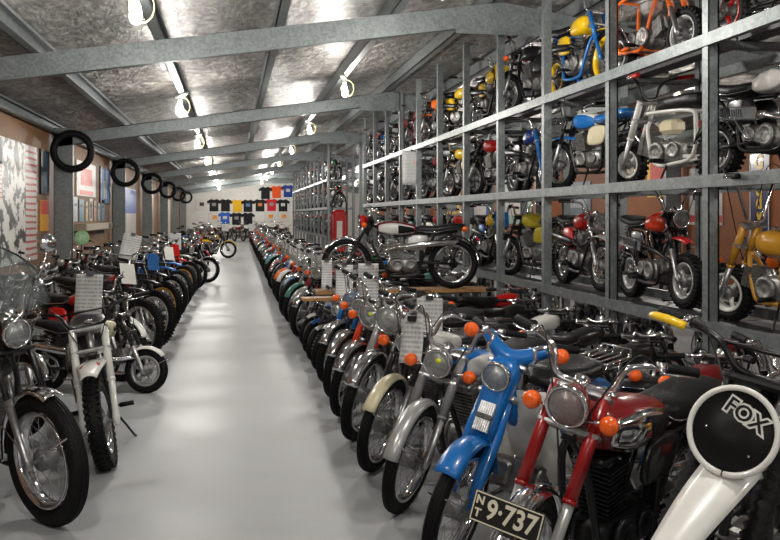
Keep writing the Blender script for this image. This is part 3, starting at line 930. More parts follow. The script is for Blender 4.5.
# ------------------------------------------------------------------ wall graphics
def graphic(key, kind, cols, scale=3.0):
    m, nt, b = nmat(key)
    b.inputs['Roughness'].default_value = .4
    tc = nt.nodes.new('ShaderNodeTexCoord')
    if kind == 'mural':
        mp = nt.nodes.new('ShaderNodeMapping'); mp.inputs['Scale'].default_value = (1, .9, 1.3)
        nt.links.new(tc.outputs['Object'], mp.inputs[0])
        n = nt.nodes.new('ShaderNodeTexNoise'); n.inputs['Scale'].default_value = scale; n.inputs['Detail'].default_value = 6; n.inputs['Roughness'].default_value = .6
        nt.links.new(mp.outputs[0], n.inputs['Vector'])
        ramp(nt, n.outputs[0], [(0.40, cols[0]), (0.47, cols[0]), (0.50, cols[1]), (0.7, cols[2])], b.inputs['Base Color'])
    elif kind == 'lines':
        mp = nt.nodes.new('ShaderNodeMapping'); mp.inputs['Scale'].default_value = (1, 1, scale)
        nt.links.new(tc.outputs['Object'], mp.inputs[0])
        br = nt.nodes.new('ShaderNodeTexWave'); br.bands_direction = 'Z'; br.inputs['Scale'].default_value = 1.0; br.inputs['Distortion'].default_value = 1.5
        nt.links.new(mp.outputs[0], br.inputs[0])
        ramp(nt, br.outputs[0], [(0.0, cols[0]), (0.22, cols[0]), (0.3, cols[1]), (1, cols[1])], b.inputs['Base Color'])
    else:
        n = nt.nodes.new('ShaderNodeTexNoise'); n.inputs['Scale'].default_value = scale; n.inputs['Detail'].default_value = 2
        nt.links.new(tc.outputs['Object'], n.inputs['Vector'])
        st = [(0.38 + .24 * i / max(1, len(cols) - 1), c) for i, c in enumerate(cols)]
        r = ramp(nt, n.outputs[0], st, b.inputs['Base Color']); r.color_ramp.interpolation = 'CONSTANT'
    return m
def wall_panel(name, cat, y0, y1, z0, z1, m, label, x=XL + .012, group=None, frame=None):
    s = 1 if x < 0 else -1
    mb = MB().box((0, 0, 0), (.016, y1 - y0, z1 - z0))
    o = mb.build(name, m); o.location = (x, (y0 + y1) / 2, (z0 + z1) / 2)
    tag(o, label, cat, group)
    if frame:
        f = MB()
        for zz in (-1, 1): f.box((s * .006, 0, zz * (z1 - z0) / 2), (.03, y1 - y0 + .04, .03))
        for yy in (-1, 1): f.box((s * .006, yy * (y1 - y0) / 2, 0), (.03, .03, z1 - z0 + .04))
        f.build('picture_frame', frame, o)
    return o
BK, WH = (.02, .02, .022), (.66, .64, .60)
def band(o, dy, dz, w_, h_, m, name='printed_block', t=.004, dx=.009):
    s = 1 if o.location.x < 0 else -1
    return MB().box((s * dx, dy, dz), (t, w_, h_)).build(name, m, o)
def lit(x): return x
m_mural = graphic('mural_print', 'mural', [BK, WH, (.72, .70, .66)], 3.6)
mur = wall_panel('wall_mural', 'mural', 10.9, 15.25, .75, 2.63, m_mural, 'large black and white photo mural on brown wall left of first column')
redl = graphic('red_scribble', 'lines', [(.45, .08, .06), (.66, .60, .56)], 3)
band(mur, 1.72, 0.0, .75, 1.84, redl, 'red_pattern'); band(mur, -.35, .30, .55, .55, graphic('red_lines', 'lines', [(.45, .10, .08), (.60, .50, .47)], 5), 'red_pattern')
band(mur, -.45, .72, .8, .36, mat('print_grey', (.30, .31, .33), .5, 0, 0, (4, 0, .5)), 'grey_print')
P_ = lambda n, c: mat('print_' + n, c, .45, 0, 0, (14, 0, .18))
posters = [
    (15.5, 16.15, 1.88, 2.62, P_('darkblue', (.03, .05, .08)), 'dark framed poster high between the mural and first column', [(0, -.12, .3, .25, P_('slate', (.16, .20, .24)))], True),
    (15.5, 16.15, 1.22, 1.76, P_('amber', (.78, .36, .01)), 'red over yellow advertising poster between the mural and first column', [(0, .14, .62, .24, P_('red', (.62, .05, .03)))], False),
    (18.95, 21.5, 1.92, 2.68, P_('offwhite', (.64, .60, .56)), 'white poster with a large red print between first and second columns', [(0, .05, 1.5, .38, P_('red', (.62, .05, .03))), (0, -.30, 1.8, .10, P_('red', (.62, .05, .03)))], False),
    (22.2, 23.9, 1.80, 2.70, P_('skyblue', (.10, .20, .42)), 'blue framed poster of a rider left of the second column', [(0, -.1, .6, .45, P_('greyblue', (.42, .46, .50)))], True),
]
for y0, y1, z0, z1, m, lb, bands, fr in posters:
    o = wall_panel('wall_poster', 'poster', y0, y1, z0, z1, m, lb, frame=blackp() if fr else None, group='posters on the left wall')
    for bd in bands: band(o, *bd[:5])
yy = 18.6
for i, (w_, c, nm) in enumerate(((.45, 'greyblue', 'pale grey'), (.6, 'teal', 'teal'), (.3, 'cream', 'cream'), (.42, 'white', 'black and white'), (.35, 'tan', 'tan'), (.4, 'grey', 'grey'), (.5, 'blue2', 'blue'))):
    cc = dict(greyblue=(.42, .46, .50), teal=(.10, .22, .30), cream=(.55, .42, .22), white=(.55, .55, .55), tan=(.42, .27, .14), grey=(.35, .36, .36), blue2=(.14, .26, .38))[c]
    o = wall_panel('framed_picture', 'picture', yy, yy + w_, 1.36, 1.88 - .04 * (i % 3), P_(c, cc), 'small %s picture in the row under the red and blue posters' % nm, group='small pictures between first and second columns')
    if nm == 'black and white': band(o, 0, 0, .2, .4, P_('ink', (.03, .03, .03)))
    band(o, 0, .1, w_ * .6, .06, P_('dark', (.08, .07, .07)))
    yy += w_ + .22
o = wall_panel('banner', 'banner', 24.5, 30.2, .3, 2.35, P_('offwhite', (.64, .62, .58)), 'white banner with blue top between second and third columns'); band(o, 0, .62, 5.7, .78, P_('royal', (.03, .10, .42)))
o = wall_panel('banner', 'banner', 32.6, 37.0, .6, 2.35, P_('tan', (.42, .27, .14)), 'orange topped brown poster board between third and fourth columns'); band(o, 0, .55, 3.4, .6, P_('orange', (.75, .28, .02))); band(o, 0, -.3, 3, .5, P_('teal', (.10, .22, .30)))
o = wall_panel('banner', 'banner', 40.2, 46.6, .3, 2.3, P_('offwhite', (.64, .62, .58)), 'plain white banner between fourth and fifth columns')
# shelf with box below pictures
sh = empty('wall_shelf', (XL + .16, 18.4, 1.24)); tag(sh, 'beige wall shelf below the small pictures, black square label at one end', 'shelf')
MB().box((0, 1.9, .0), (.3, 3.8, .15), None, .01).build('shelf_board', mat('beige_paint', (.40, .35, .26), .5), sh)
MB().box((.155, 3.4, .0), (.01, .4, .12)).build('label_plate', blackp(), sh)
for y in (.2, 3.3): MB().box((-.05, y, -.12), (.18, .04, .16)).build('bracket', galv(), sh)
# right wall signs
gs = empty('advertising_sign', (XR - .02, 13.7, 1.60)); tag(gs, 'tall narrow blue enamel sign with yellow letters on the orange wall', 'sign')
MB().box((0, 0, 0), (.03, .56, 2.02), None, .01).build('sign_board', mat('enamel_blue', (.012, .022, .12), .25, 0, .6), gs)
fr = MB()
for yy in (-.27, .27): fr.box((-.018, yy, 0), (.008, .02, 2.0))
for zz in (-.99, .99): fr.box((-.018, 0, zz), (.008, .54, .02))
fr.build('sign_border', mat('enamel_white', (.7, .7, .66), .3), gs)
ye = mat('enamel_yellow', (.82, .52, .01), .3)
for i, ch in enumerate('Goodyear'):
    Mt = Matrix.Translation((-.02, 0, .83 - i * .235)) @ Matrix(((0, 0, -1, 0), (-1, 0, 0, 0), (0, 1, 0, 0), (0, 0, 0, 1)))
    MB().join(text_mb(ch, .36, .004, .010), Mt).build('letter', ye, gs)
def rsign(y0, y1, z0, z1, m, lb, bands=(), name='wall_poster', cat='poster'):
    o = wall_panel(name, cat, y0, y1, z0, z1, m, lb, x=XR - .012, group='posters on the orange right wall')
    for bd in bands: band(o, *bd)
    return o
YE, RD_, WHm, BLm = P_('yellow', (.80, .50, .01)), P_('red', (.62, .05, .03)), P_('offwhite', (.64, .62, .58)), P_('royal', (.03, .10, .42))
rsign(16.6, 17.9, 1.9, 3.0, YE, 'yellow poster with red panel on the orange wall, behind the two wheeled minibikes', [(0, .1, 1.0, .5, RD_)])
rsign(14.9, 16.1, 1.3, 2.45, WHm, 'white poster with black and red print on the orange wall', [(0, .1, .9, .35, P_('ink', (.03, .03, .03))), (0, -.45, 1.2, .14, RD_)])
rsign(18.3, 19.2, 2.0, 2.6, YE, 'small yellow disc poster further along the orange wall', [(0, 0, .5, .3, RD_)])
rsign(21, 23, 1.5, 2.4, P_('slate', (.16, .20, .24)), 'dark framed poster on the orange wall', [(0, 0, 1.5, .5, P_('greyblue', (.42, .46, .50)))])
rsign(25.5, 28.5, 1.2, 2.7, P_('palegreen', (.35, .52, .42)), 'pale green map poster on the orange wall', [(0, 0, 2.2, .9, WHm)])
rsign(30, 32.5, 1.2, 2.2, BLm, 'blue poster on the orange wall', [(0, 0, 1.8, .4, WHm)])
rsign(34, 37, 1.3, 2.6, YE, 'far yellow poster on the orange wall', [(0, 0, 2, .6, P_('ink', (.03, .03, .03)))])
# ------------------------------------------------------------------ rear wall shirts
def shirt(px, py, col, prt, lb):
    s = 57.5; zc = 55.3
    ang = math.atan2(px - 390, 850) + YAW
    x = math.tan(ang) * (Y1 - .04); z = 1.5 + (215 - py) / 850 * (Y1 * .983)
    out = [(-.16, .34), (-.08, .30), (0, .285), (.08, .30), (.16, .34), (.40, .20), (.36, .06), (.25, .12), (.25, -.36), (-.25, -.36), (-.25, .12), (-.36, .06), (-.40, .20)]
    mb = MB()
    for sgn in (1,):
        f = [V(a * 1.12, 0, b_ * 1.15) for a, b_ in out]; g = [p + V(0, -.03, 0) for p in f]
        mb.add(f + g, [tuple(range(13)), tuple(range(25, 12, -1))] + [(i, (i + 1) % 13, 13 + (i + 1) % 13, 13 + i) for i in range(13)], False)
    o = mb.build('t_shirt', mat('cloth_' + col, dict(black=(.012, .012, .013), yellow=(.80, .46, .02), red=(.55, .02, .03), blue=(.03, .12, .50), redor=(.80, .10, .02), navy=(.02, .06, .30))[col], .85))
    o.location = (x, Y1 - .01, z)
    tag(o, lb, 't-shirt', 't-shirts pinned on the white rear wall')
    if prt: MB().box((0, -.034, .03), (.26, .006, .2)).build('chest_print', mat('shirtprint_' + prt, dict(white=(.6, .6, .6), orange=(.6, .2, .05), grey=(.25, .25, .25), blue=(.1, .2, .4))[prt], .7), o)
for a in ((214, 205, 'black', 'grey', 'black t-shirt with grey print, leftmost of the middle shirt row'), (225.5, 205, 'black', None, 'plain black t-shirt left of the yellow shirt'), (237.5, 205.5, 'yellow', None, 'yellow t-shirt on the rear wall'),
          (248, 205.5, 'black', 'blue', 'black t-shirt with blue print right of the yellow shirt'), (260, 205, 'black', 'orange', 'black t-shirt with orange stripe left of the dark red shirt'), (271.5, 204.5, 'red', 'grey', 'dark red t-shirt in the middle shirt row'),
          (283, 205, 'black', 'white', 'black t-shirt with white print right of the dark red shirt'), (265.5, 192.5, 'black', None, 'black t-shirt in the top shirt row'), (276.5, 191.5, 'redor', None, 'bright orange-red t-shirt in the top shirt row'),
          (288, 190.5, 'navy', 'white', 'blue t-shirt in the top shirt row'), (225, 218, 'blue', 'white', 'bright blue t-shirt in the bottom shirt row'), (236.5, 218.5, 'black', 'grey', 'black t-shirt in the bottom row beside the blue one'), (248, 218.5, 'black', None, 'black t-shirt at the right end of the bottom shirt row')):
    shirt(*a)
for px, py, lb in ((201, 205, 'white sheet with a dark picture left of the shirts'), (270, 217, 'white sheet with orange drawing under the red shirt'), (283, 217, 'white sheet with red mark below the last shirt'), (214, 218, 'white sheet with orange mark under the leftmost shirt')):
    x = math.tan(math.atan2(px - 390, 850) + YAW) * Y1; z = 1.5 + (215 - py) * .0648
    o = MB().box((0, 0, 0), (.75, .02, .7)).build('wall_sheet', WHm); o.location = (x, Y1 - .02, z); tag(o, lb, 'poster', 'paper sheets on the rear wall')
    MB().box((.05, -.012, .05), (.28, .006, .24)).build('printed_block', P_('orange', (.75, .28, .02)) if px > 205 else P_('ink', (.03, .03, .03)), o)

# ------------------------------------------------------------------ storage racks
SZ = [.78, 1.78, 2.75]
def rack(label, x, ys, depth, ztop, name='storage_rack'):
    r = empty(name, (x, ys[0], 0)); tag(r, label, 'rack')
    g = galv()
    pr = None; rl = None
    def inst(me, nm, loc):
        o = bpy.data.objects.new(nm, me); COL.objects.link(o); o.parent = r; o.location = loc; return o
    zp = zr(x) - .13
    def post(h):
        mb = csec((0, 0, 0), (0, 0, h), .085, .072, side=V(0, 1, 0)); mb.box((0, 0, .004), (.16, .16, .008)); mb.box((0, 0, h - .004), (.30, .12, .010))
        return mb.mesh('rack_post', g)
    pf, pb = post(ztop), post(ztop - .35)
    st = ys[1] - ys[0]
    rl = csec((0, 0, 0), (0, st, 0), .085, .05, side=V(1, 0, 0)).mesh('shelf_rail', g)
    cb = csec((0, 0, 0), (depth, 0, 0), .06, .04, side=V(0, 1, 0)).mesh('cross_beam', g)
    bd = MB().box((0, st / 2, 0), (.16, st * .985, .028)).mesh('shelf_board', mat('dark_channel', (.05, .05, .052), .5, .5, 0, (12, .1, .3)))
    for i, y in enumerate(ys):
        inst(pf, 'rack_post', (0, y - ys[0], 0)); inst(pb, 'rack_post', (depth, y - ys[0], 0))
        for z in SZ:
            inst(cb, 'cross_beam', (0, y - ys[0], z - .075))
            if i < len(ys) - 1:
                inst(rl, 'shelf_rail', (-.03, y - ys[0], z - .0475)); inst(rl, 'shelf_rail', (depth, y - ys[0], z - .0475))
                inst(bd, 'shelf_board', (.28, y - ys[0], z - .03))
    return r
RX, RDP = 3.24, .85
YS = [3.80 + 1.556 * i - 1.556 for i in range(13)]
rack('long galvanised steel three level rack full of motorcycles along the right side', RX, YS, RDP, 3.90)
YS2 = [29.0 + 1.7 * i for i in range(11)]
rack('far galvanised rack of motorcycles, beyond the gap with the red pump', RX, YS2, RDP, 3.90)
# ------------------------------------------------------------------ presets
ROAD = dict()
def mk(base, **k):
    d = dict(base); d.update(k); return d
SMALLROAD = dict(wb=1.14, rf=.28, rr=.28, tf=.065, tr=.07, L=.56, tz=.77, seatz=.73, tl=.38, thh=.15, tw=.105)
TRAIL = dict(wb=1.22, rf=.325, rr=.31, tf=.08, tr=.095, wheel='spoke', knob=True, L=.70, rake=29, legw=.085, fender='high', barh=.17, barw=.38, sweep=.10, tl=.42, tw=.10, thh=.18, slim=True, tz=.86, seatz=.80, seatl=.60,
             exh='high', exhc='black', ind=False, brace=True, panel=None, head=.07)
MX = mk(TRAIL, head=0, plate='yellow', tail=False, L=.76, barh=.18)
STRAIL = dict(wb=1.02, rf=.245, rr=.235, tf=.07, tr=.08, knob=True, L=.53, rake=27, legw=.075, fender='high', fws=.8, fl=.40, barh=.12, barw=.32, tl=.36, tw=.105, thh=.18, tz=.75, seatz=.71, seatl=.48, exh='high', exhc='black', ind=False, panel=None, head=.062)
MINI = dict(wb=.88, rf=.19, rr=.19, tf=.095, tr=.10, wheel='disc', rim='silver', knob=True, L=.50, rake=25, legw=.075, fender='none', barh=.26, barw=.30, rise='ape', tl=.32, tw=.115, thh=.17, tz=.60, seatz=.575, seatl=.42, exh='high', ind=False, panel=None, head=.062, eng='flat')
TUBE = dict(fixbar=1, wb=.86, rf=.155, rr=.16, tf=.085, tr=.10, wheel='disc', rim='white', knob=True, L=.50, rake=24, legw=.07, fender='none', barh=.15, barw=.28, rise='ape', head=0, ind=False, tubeframe=True, exh='none', tail=False, eng='flat', engc='alloy', nocable=True)
KID = mk(STRAIL)
def Tm(fwdv, upv, pos):
    """matrix that lays xy text into the plane facing fwdv"""
    f = Vector(fwdv).normalized(); u_ = Vector(upv); u_ = (u_ - f * u_.dot(f)).normalized(); r = u_.cross(f)
    return Matrix(((r.x, u_.x, f.x, pos[0]), (r.y, u_.y, f.y, pos[1]), (r.z, u_.z, f.z, pos[2]), (0, 0, 0, 1)))
# ------------------------------------------------------------------ info cards
def cardmat():
    m, nt, b = nmat('info_paper')
    b.inputs['Roughness'].default_value = .6
    tc = nt.nodes.new('ShaderNodeTexCoord')
    mp = nt.nodes.new('ShaderNodeMapping'); mp.inputs['Scale'].default_value = (40, 1, 110)
    n = nt.nodes.new('ShaderNodeTexNoise'); n.inputs['Scale'].default_value = 1.0; n.inputs['Detail'].default_value = 1
    sx = nt.nodes.new('ShaderNodeSeparateXYZ'); cx = nt.nodes.new('ShaderNodeCombineXYZ')
    m1 = nt.nodes.new('ShaderNodeMath'); m1.operation = 'MULTIPLY'; m1.inputs[1].default_value = 38
    fl = nt.nodes.new('ShaderNodeMath'); fl.operation = 'FLOOR'; fr = nt.nodes.new('ShaderNodeMath'); fr.operation = 'FRACT'
    gt = nt.nodes.new('ShaderNodeMath'); gt.operation = 'GREATER_THAN'; gt.inputs[1].default_value = .5
    m2 = nt.nodes.new('ShaderNodeMath'); m2.operation = 'MULTIPLY'; m2.inputs[1].default_value = 60
    m3 = nt.nodes.new('ShaderNodeMath'); m3.operation = 'MULTIPLY'; m3.inputs[1].default_value = 7.3
    L = nt.links.new
    L(tc.outputs['Object'], sx.inputs[0]); L(sx.outputs['Z'], m1.inputs[0]); L(m1.outputs[0], fl.inputs[0]); L(m1.outputs[0], fr.inputs[0]); L(fr.outputs[0], gt.inputs[0])
    L(sx.outputs['X'], m2.inputs[0]); L(fl.outputs[0], m3.inputs[0]); L(m2.outputs[0], cx.inputs[0]); L(m3.outputs[0], cx.inputs[1]); L(cx.outputs[0], n.inputs['Vector'])
    ad = nt.nodes.new('ShaderNodeMath'); ad.operation = 'ADD'; L(n.outputs[0], ad.inputs[0]); L(gt.outputs[0], ad.inputs[1])
    ramp(nt, ad.outputs[0], [(0.50, (.34, .34, .34)), (0.56, (.48, .48, .47)), (1, (.54, .54, .53))], b.inputs['Base Color'])
    return m
cm = cardmat(); tapem = mat('clear_tape', (.5, .5, .48), .2)
def card(pos, face, label, w_=.21, h_=.30, tilt=.12, roll=0, back=.15):
    """face = heading degrees the sheet faces (0 = viewer)"""
    r = empty('information_card', pos, 0); tag(r, label, 'card', 'information cards hung on handlebars')
    k = 7; g = []
    for i in range(k):
        t = i / (k - 1); g.append([V((j / 4 - .5) * w_, .02 * math.sin(t * PI * 1.2) + .008 * math.sin(j), -t * h_) for j in range(5)])
    o = MB().sheet(g, .0025).build('paper_sheet', cm, r)
    MB().box((0, .0, .004), (.05, .012, .03)).build('clip', blackp(), r)
    r.rotation_euler = (-tilt, roll, -math.radians(face))
    return r
def hook_world(root, b, S, local):
    M = Matrix.LocRotScale(root.location, root.rotation_euler, root.scale)
    return M @ (S @ Vector(local))
def bar_card(label, face, sd=0, dz=-.02, fwd=.12, **k):
    root, b, S = place.last
    P = b.P
    T = b.H + V(math.cos(math.radians(P['rake'])), 0, math.sin(math.radians(P['rake']))) * .045
    return card(hook_world(root, b, S, T + V(fwd, sd, dz + .08)), face, label, **k)

# ------------------------------------------------------------------ right-hand row, nearest first
def fox(b):
    P = b.P; rk = math.radians(P['rake']); fw = V(math.cos(rk), 0, math.sin(rk)); u = b.u
    T = b.H + fw * .045
    n = V(.93, -.02, .36).normalized(); c = T + fw * .115 - u * .19
    i = b.part('number_board', MB().lathe([(.02, -.02), (.09, -.018), (.114, -.006), (.114, .004), (.02, .006)], c, n, 40), mat('board_black', (.004, .004, .0045), .5, 0, 0, spec=.2), None, True)
    rim = MB(); e1 = (V(0, 0, 1) - n * n.z).normalized(); e2 = n.cross(e1)
    pts = [c + (e1 * math.cos(a) + e2 * math.sin(a)) * .117 + n * .004 for a in [PI * 1.03 + (2 * PI - .06) * k / 44 for k in range(45)]]
    rim.tube(pts, .0085, 8)
    b.part('board_rim', rim, paint('white'), i, True)
    M = Tm(n, e1 * .95 - e2 * .30, c + n * .007 + e1 * .050 - e2 * .022)
    b.part('lettering_outline', MB().join(text_mb('FOX', .060, .0008, .0062), M), paint('white'), i, True)
    M2 = Tm(n, e1 * .95 - e2 * .30, c + n * .0085 + e1 * .050 - e2 * .022)
    b.part('lettering', MB().join(text_mb('FOX', .060, .0012, .0008), M2), mat('board_black', (.004, .004, .0045), .5), i, True)
    b.part('rivets', MB().lathe([(.004, 0), (.003, .003)], c + n * .006 + e2 * .07 - e1 * .01, n, 8).lathe([(.004, 0), (.003, .003)], c + n * .006 - e2 * .06 - e1 * .05, n, 8), chrome(), i, True)
    # yellow hand guard on the far grip
    B0 = T + u * .03
    g = MB().tube(spl([B0 + V(.05, -.25, P['barh'] * .95), B0 + V(.06, -.30, P['barh'] + .005), B0 + V(.03, -.36, P['barh'])], 4), .024, 10, flat=.55)
    b.part('hand_guard', g, paint('yellow'), None, True)
place(mk(MX, plate=None, forkup='black', gaiter=True, forklow='alloy', fendc='white', tank='white', barc='black', L=.84, legw=.105, barw=.40, barh=.10, fws=1.05, fl=.80, droop=.35, side='black', rake=35),
      'motocross_motorcycle', 'white fendered motocross bike with round black number board in right foreground', (1.03, 2.05), 58, steer=4, lean=7, hook=fox)
def plate737(b):
    P = b.P; F = V(P['wb'] / 2, 0, P['rf'])
    a = math.radians(52); c = F + V(math.cos(a) * (P['rf'] + .035), 0, math.sin(a) * (P['rf'] + .035)) + V(.015, .0, .03)
    n = V(.94, 0.08, .25).normalized()
    up = V(-.25, -.02, .94)
    M = Tm(n, up, c)
    o = MB().join(MB().box((0, 0, 0), (.235, .098, .004), None, .001), M)
    i = b.part('number_plate', o, mat('plate_black', (.012, .012, .012), .4), None, True)
    cr = mat('plate_cream', (.68, .64, .50), .45)
    br = MB()
    for sx, sy, w_, h_ in ((0, .0445, .228, .004), (0, -.0445, .228, .004), (.112, 0, .004, .092), (-.112, 0, .004, .092)): br.box((sx, sy, .0025), (w_, h_, .0015))
    b.part('plate_border', MB().join(br, M), cr, i, True)
    t = MB()
    t.join(text_mb('N', .036, .001, .0012), Matrix.Translation((-.093, .020, .003))); t.join(text_mb('T', .036, .001, .0012), Matrix.Translation((-.093, -.020, .003)))
    t.join(text_mb('9\u00b7737', .086, .001, .0020), Matrix.Translation((.016, 0, .003)) @ Matrix.Diagonal((.86, 1, 1, 1)))
    b.part('plate_lettering', MB().join(t, M), cr, i, True)
rootR1 = place(mk(ROAD, wb=1.20, tank='maroon', panel='chrome', kneepad=True, forkup='forkred', forklow='silver', fendc='chrome', legw=.09, head=.074, headc='maroon', tz=.80, seatz=.75, L=.66, tl=.52, tw=.135, thh=.20, barh=.13, side='black', fa0=20, engc='dark', indw=.145, badge=('350', 'gold')),
      'road_motorcycle', 'maroon and chrome motorcycle with red forks and black NT number plate', (.93, 2.80), 55, steer=14, lean=6, hook=plate737)
place(mk(SMALLROAD, step=True, pressed=True, forkup='blue', fendc='blue', fw=.03, tank='blue', headc='blue', head=.062, barh=.09, barw=.24, L=.64, carrier=True, rfendc='blue', eng='flat', exhc='chrome', legw=.065, fa0=46, fa1=165, nocable=True),
      'step_through_motorcycle', 'light blue step-through motorcycle with white leg shield', (.90, 3.48), 52, steer=14, lean=6)
place(mk(SMALLROAD, tank='blue', panel='white', fendc='silver', forkup='grey', head=.072, headc='silver', sticker=True, side='silver', fa0=15),
      'road_motorcycle', 'silver mudguard motorcycle with yellow sticker on its headlight, beside the blue step-through', (.86, 4.22), 50, steer=16)
place(mk(SMALLROAD, tank='white', panel=None, fendc='cream', forkup='black', head=.06, headc='black', sticker=True, side='silver', fa0=30),
      'road_motorcycle', 'small motorcycle with dull cream front mudguard, orange indicators', (.84, 4.92), 50, steer=16)
place(mk(ROAD, wb=1.18, tank='black', panel='chrome', fendc='chrome', forkup='silver', head=.088, headc='chrome', side='black', ind=False, rf=.30),
      'road_motorcycle', 'dark motorcycle with big chrome headlight and curved chrome mudguard', (.84, 5.62), 50, steer=18)
place(mk(SMALLROAD, tank='redor', panel='white', fendc='chrome', forkup='redor', head=.082, headc='chrome', sticker=True, side='redor'),
      'road_motorcycle', 'motorcycle with orange-red forks, chrome mudguard and yellow dot on headlight', (.84, 6.28), 50, steer=16)
place(mk(SMALLROAD, tank='black', panel=None, fendc='chrome', forkup='black', head=.07, headc='black', side='black'),
      'road_motorcycle', 'black motorcycle with bright chrome front mudguard and paired orange indicators', (.86, 6.92), 50, steer=16)
place(mk(SMALLROAD, tank='blue', panel='chrome', fendc='chrome', forkup='blue', head=.07, headc='blue', side='blue', lo=False),
      'road_motorcycle', 'motorcycle with blue forks and chrome mudguard in front of the wooden ramp', (.87, 7.56), 50, steer=16)
place(mk(KID, tank='red', fendc='silver'), 'child_motorcycle', 'small motorcycle with silver mudguard beside the wooden ramp end', (.86, 8.2), 50, s=.85, steer=14)
for i, (c, yv, nm) in enumerate((('black', 8.75, 'black'), ('blue', 9.25, 'blue'), ('white', 9.8, 'white'))):
    place(mk(KID, tank=c, fendc=c if c != 'black' else 'silver', head=0, plate=None, barh=.08, lo=i > 1), 'child_motorcycle', 'tiny %s child motorcycle low under the wooden ramp' % nm, (.84, yv), 48, s=.68, steer=12)
# the classic motorcycle shown side-on, raised on a trestle
tb = empty('trestle_table', (2.0, 9.98, 0)); tag(tb, 'timber trestle carrying the side-on classic motorcycle above the right row', 'table')
wd = mat('timber', (.34, .17, .06), .5, 0, .1, (9, .15, .35))
MB().box((0, 0, .60), (2.1, .42, .035)).build('table_top', wd, tb)
for sx in (.30, .95):
    for sy in (1, -1): MB().box((sx, sy * .17, .291), (.06, .05, .582)).build('leg', galv(), tb)
MB().box((0, 0, .566), (2.0, .05, .033)).build('rail', galv(), tb)
rp = MB().box((0, 0, 0), (.62, .20, .03)).build('wooden_ramp', wd); rp.location = (1.02, 8.95, .62); rp.rotation_euler = (0, 0, .12)
tag(rp, 'short brown plank jutting towards the aisle below the displayed classic motorcycle', 'plank')
classic = place(mk(ROAD, wb=1.27, rf=.30, rr=.30, tank='maroon', panel='white', tw=.12, tl=.50, kneepad=True, forkup='black', forklow='black', fendc='chrome', head=.08, headc='red', side='silver', exh='high', exhc='chrome', exside=1, seatl=.62, tz=.80, seatz=.755, ind=True, barh=.10, rfendc='black', badge=None, eng='up'),
      'classic_motorcycle', 'classic motorcycle displayed side-on above the row, silver and maroon tank', (1.97, 9.98), 98, steer=3, lean=1, z=.619, atmid=True)
card((1.28, 5.47, .95), 18, 'large white card hanging above the cream mudguard motorcycle', w_=.17, h_=.31)
card((.98, 4.62, .92), 30, 'white card beside the headlight of the silver mudguard motorcycle', w_=.13, h_=.24)
card((1.13, 7.1, 1.09), 12, 'tall white card above the motorcycle with orange-red forks', w_=.17, h_=.36)
card((1.10, 8.44, 1.00), 10, 'white card just below the front wheel of the displayed classic motorcycle', w_=.17, h_=.34)
card((.98, 8.95, 1.02), 10, 'narrow white card leftmost below the classic motorcycle front wheel', w_=.11, h_=.30)
card((-.99, 6.29, 1.08), -8, 'nearest white card of the left row, behind the white forks', w_=.18, h_=.28, roll=.05)
card((-1.09, 9.86, 1.28), -8, 'white card tilted over the middle of the left row', w_=.20, h_=.28, roll=.22)
card((-1.0, 15.4, 1.18), -8, 'farthest white card of the left row', w_=.22, h_=.30)
# rest of the right row
cols = ['red', 'black', 'green', 'silver', 'blue', 'maroon', 'white', 'orange', 'teal', 'black', 'gold', 'redor']
fcol = ['chrome', 'silver', 'teal', 'chrome', 'blue', 'chrome', 'white', 'orange', 'chrome', 'black', 'chrome', 'red']
near_words = ['just past the raised classic motorcycle', 'second past the raised classic motorcycle', 'third past the raised classic motorcycle', 'fourth past the raised classic motorcycle', 'fifth past the raised classic motorcycle', 'sixth past the raised classic motorcycle', 'seventh past the raised classic motorcycle', 'eighth past the raised classic motorcycle']
yv = 10.45; i = 0
while yv < 46:
    c, f = cols[i % 12], fcol[i % 12]
    P = mk(SMALLROAD if i % 3 else ROAD, tank=c, fendc=f, forkup=['black', 'red', 'silver', 'blue'][i % 4], head=.075, headc=['chrome', 'black'][i % 2], side=c, ind=i % 2 == 0, panel=['chrome', None, 'white'][i % 3])
    if i % 5 == 3: P = mk(TRAIL, tank=c, fendc=f, head=.065, tz=.80, seatz=.74, L=.62, rf=.30)
    x = .84 + .03 * math.sin(i * 1.7) + .006 * (yv - 10)
    if i < 6:
        P['lo'] = True
        lb = '%s motorcycle with %s front mudguard in the right row, %s' % (c.replace('redor', 'orange-red'), f.replace('redor', 'orange-red'), near_words[i])
        place(P, 'motorcycle', lb, (x, yv), 50 + 4 * math.sin(i), steer=14)
    else:
        lb = 'small motorcycle in the crowded far end of the right row, front wheel at the aisle'
        place_far(P, 'motorcycle', lb, (x, yv), 50 + 4 * math.sin(i * 2), steer=14, group='motorcycles at the far end of the right row')
    if i in (1, 4, 7, 11, 16, 22):
        card((x + .25, yv + .15, .98), 12, 'white card hanging over the right row %s' % ['near the raised classic motorcycle', 'past the classic motorcycle by the third one', 'halfway down the aisle', 'beyond halfway down the aisle', 'by the far end near the red pump', 'closest to the rear wall'][(1, 4, 7, 11, 16, 22).index(i)], h_=.26)
    yv += .66 + .03 * math.sin(i * 3.1); i += 1
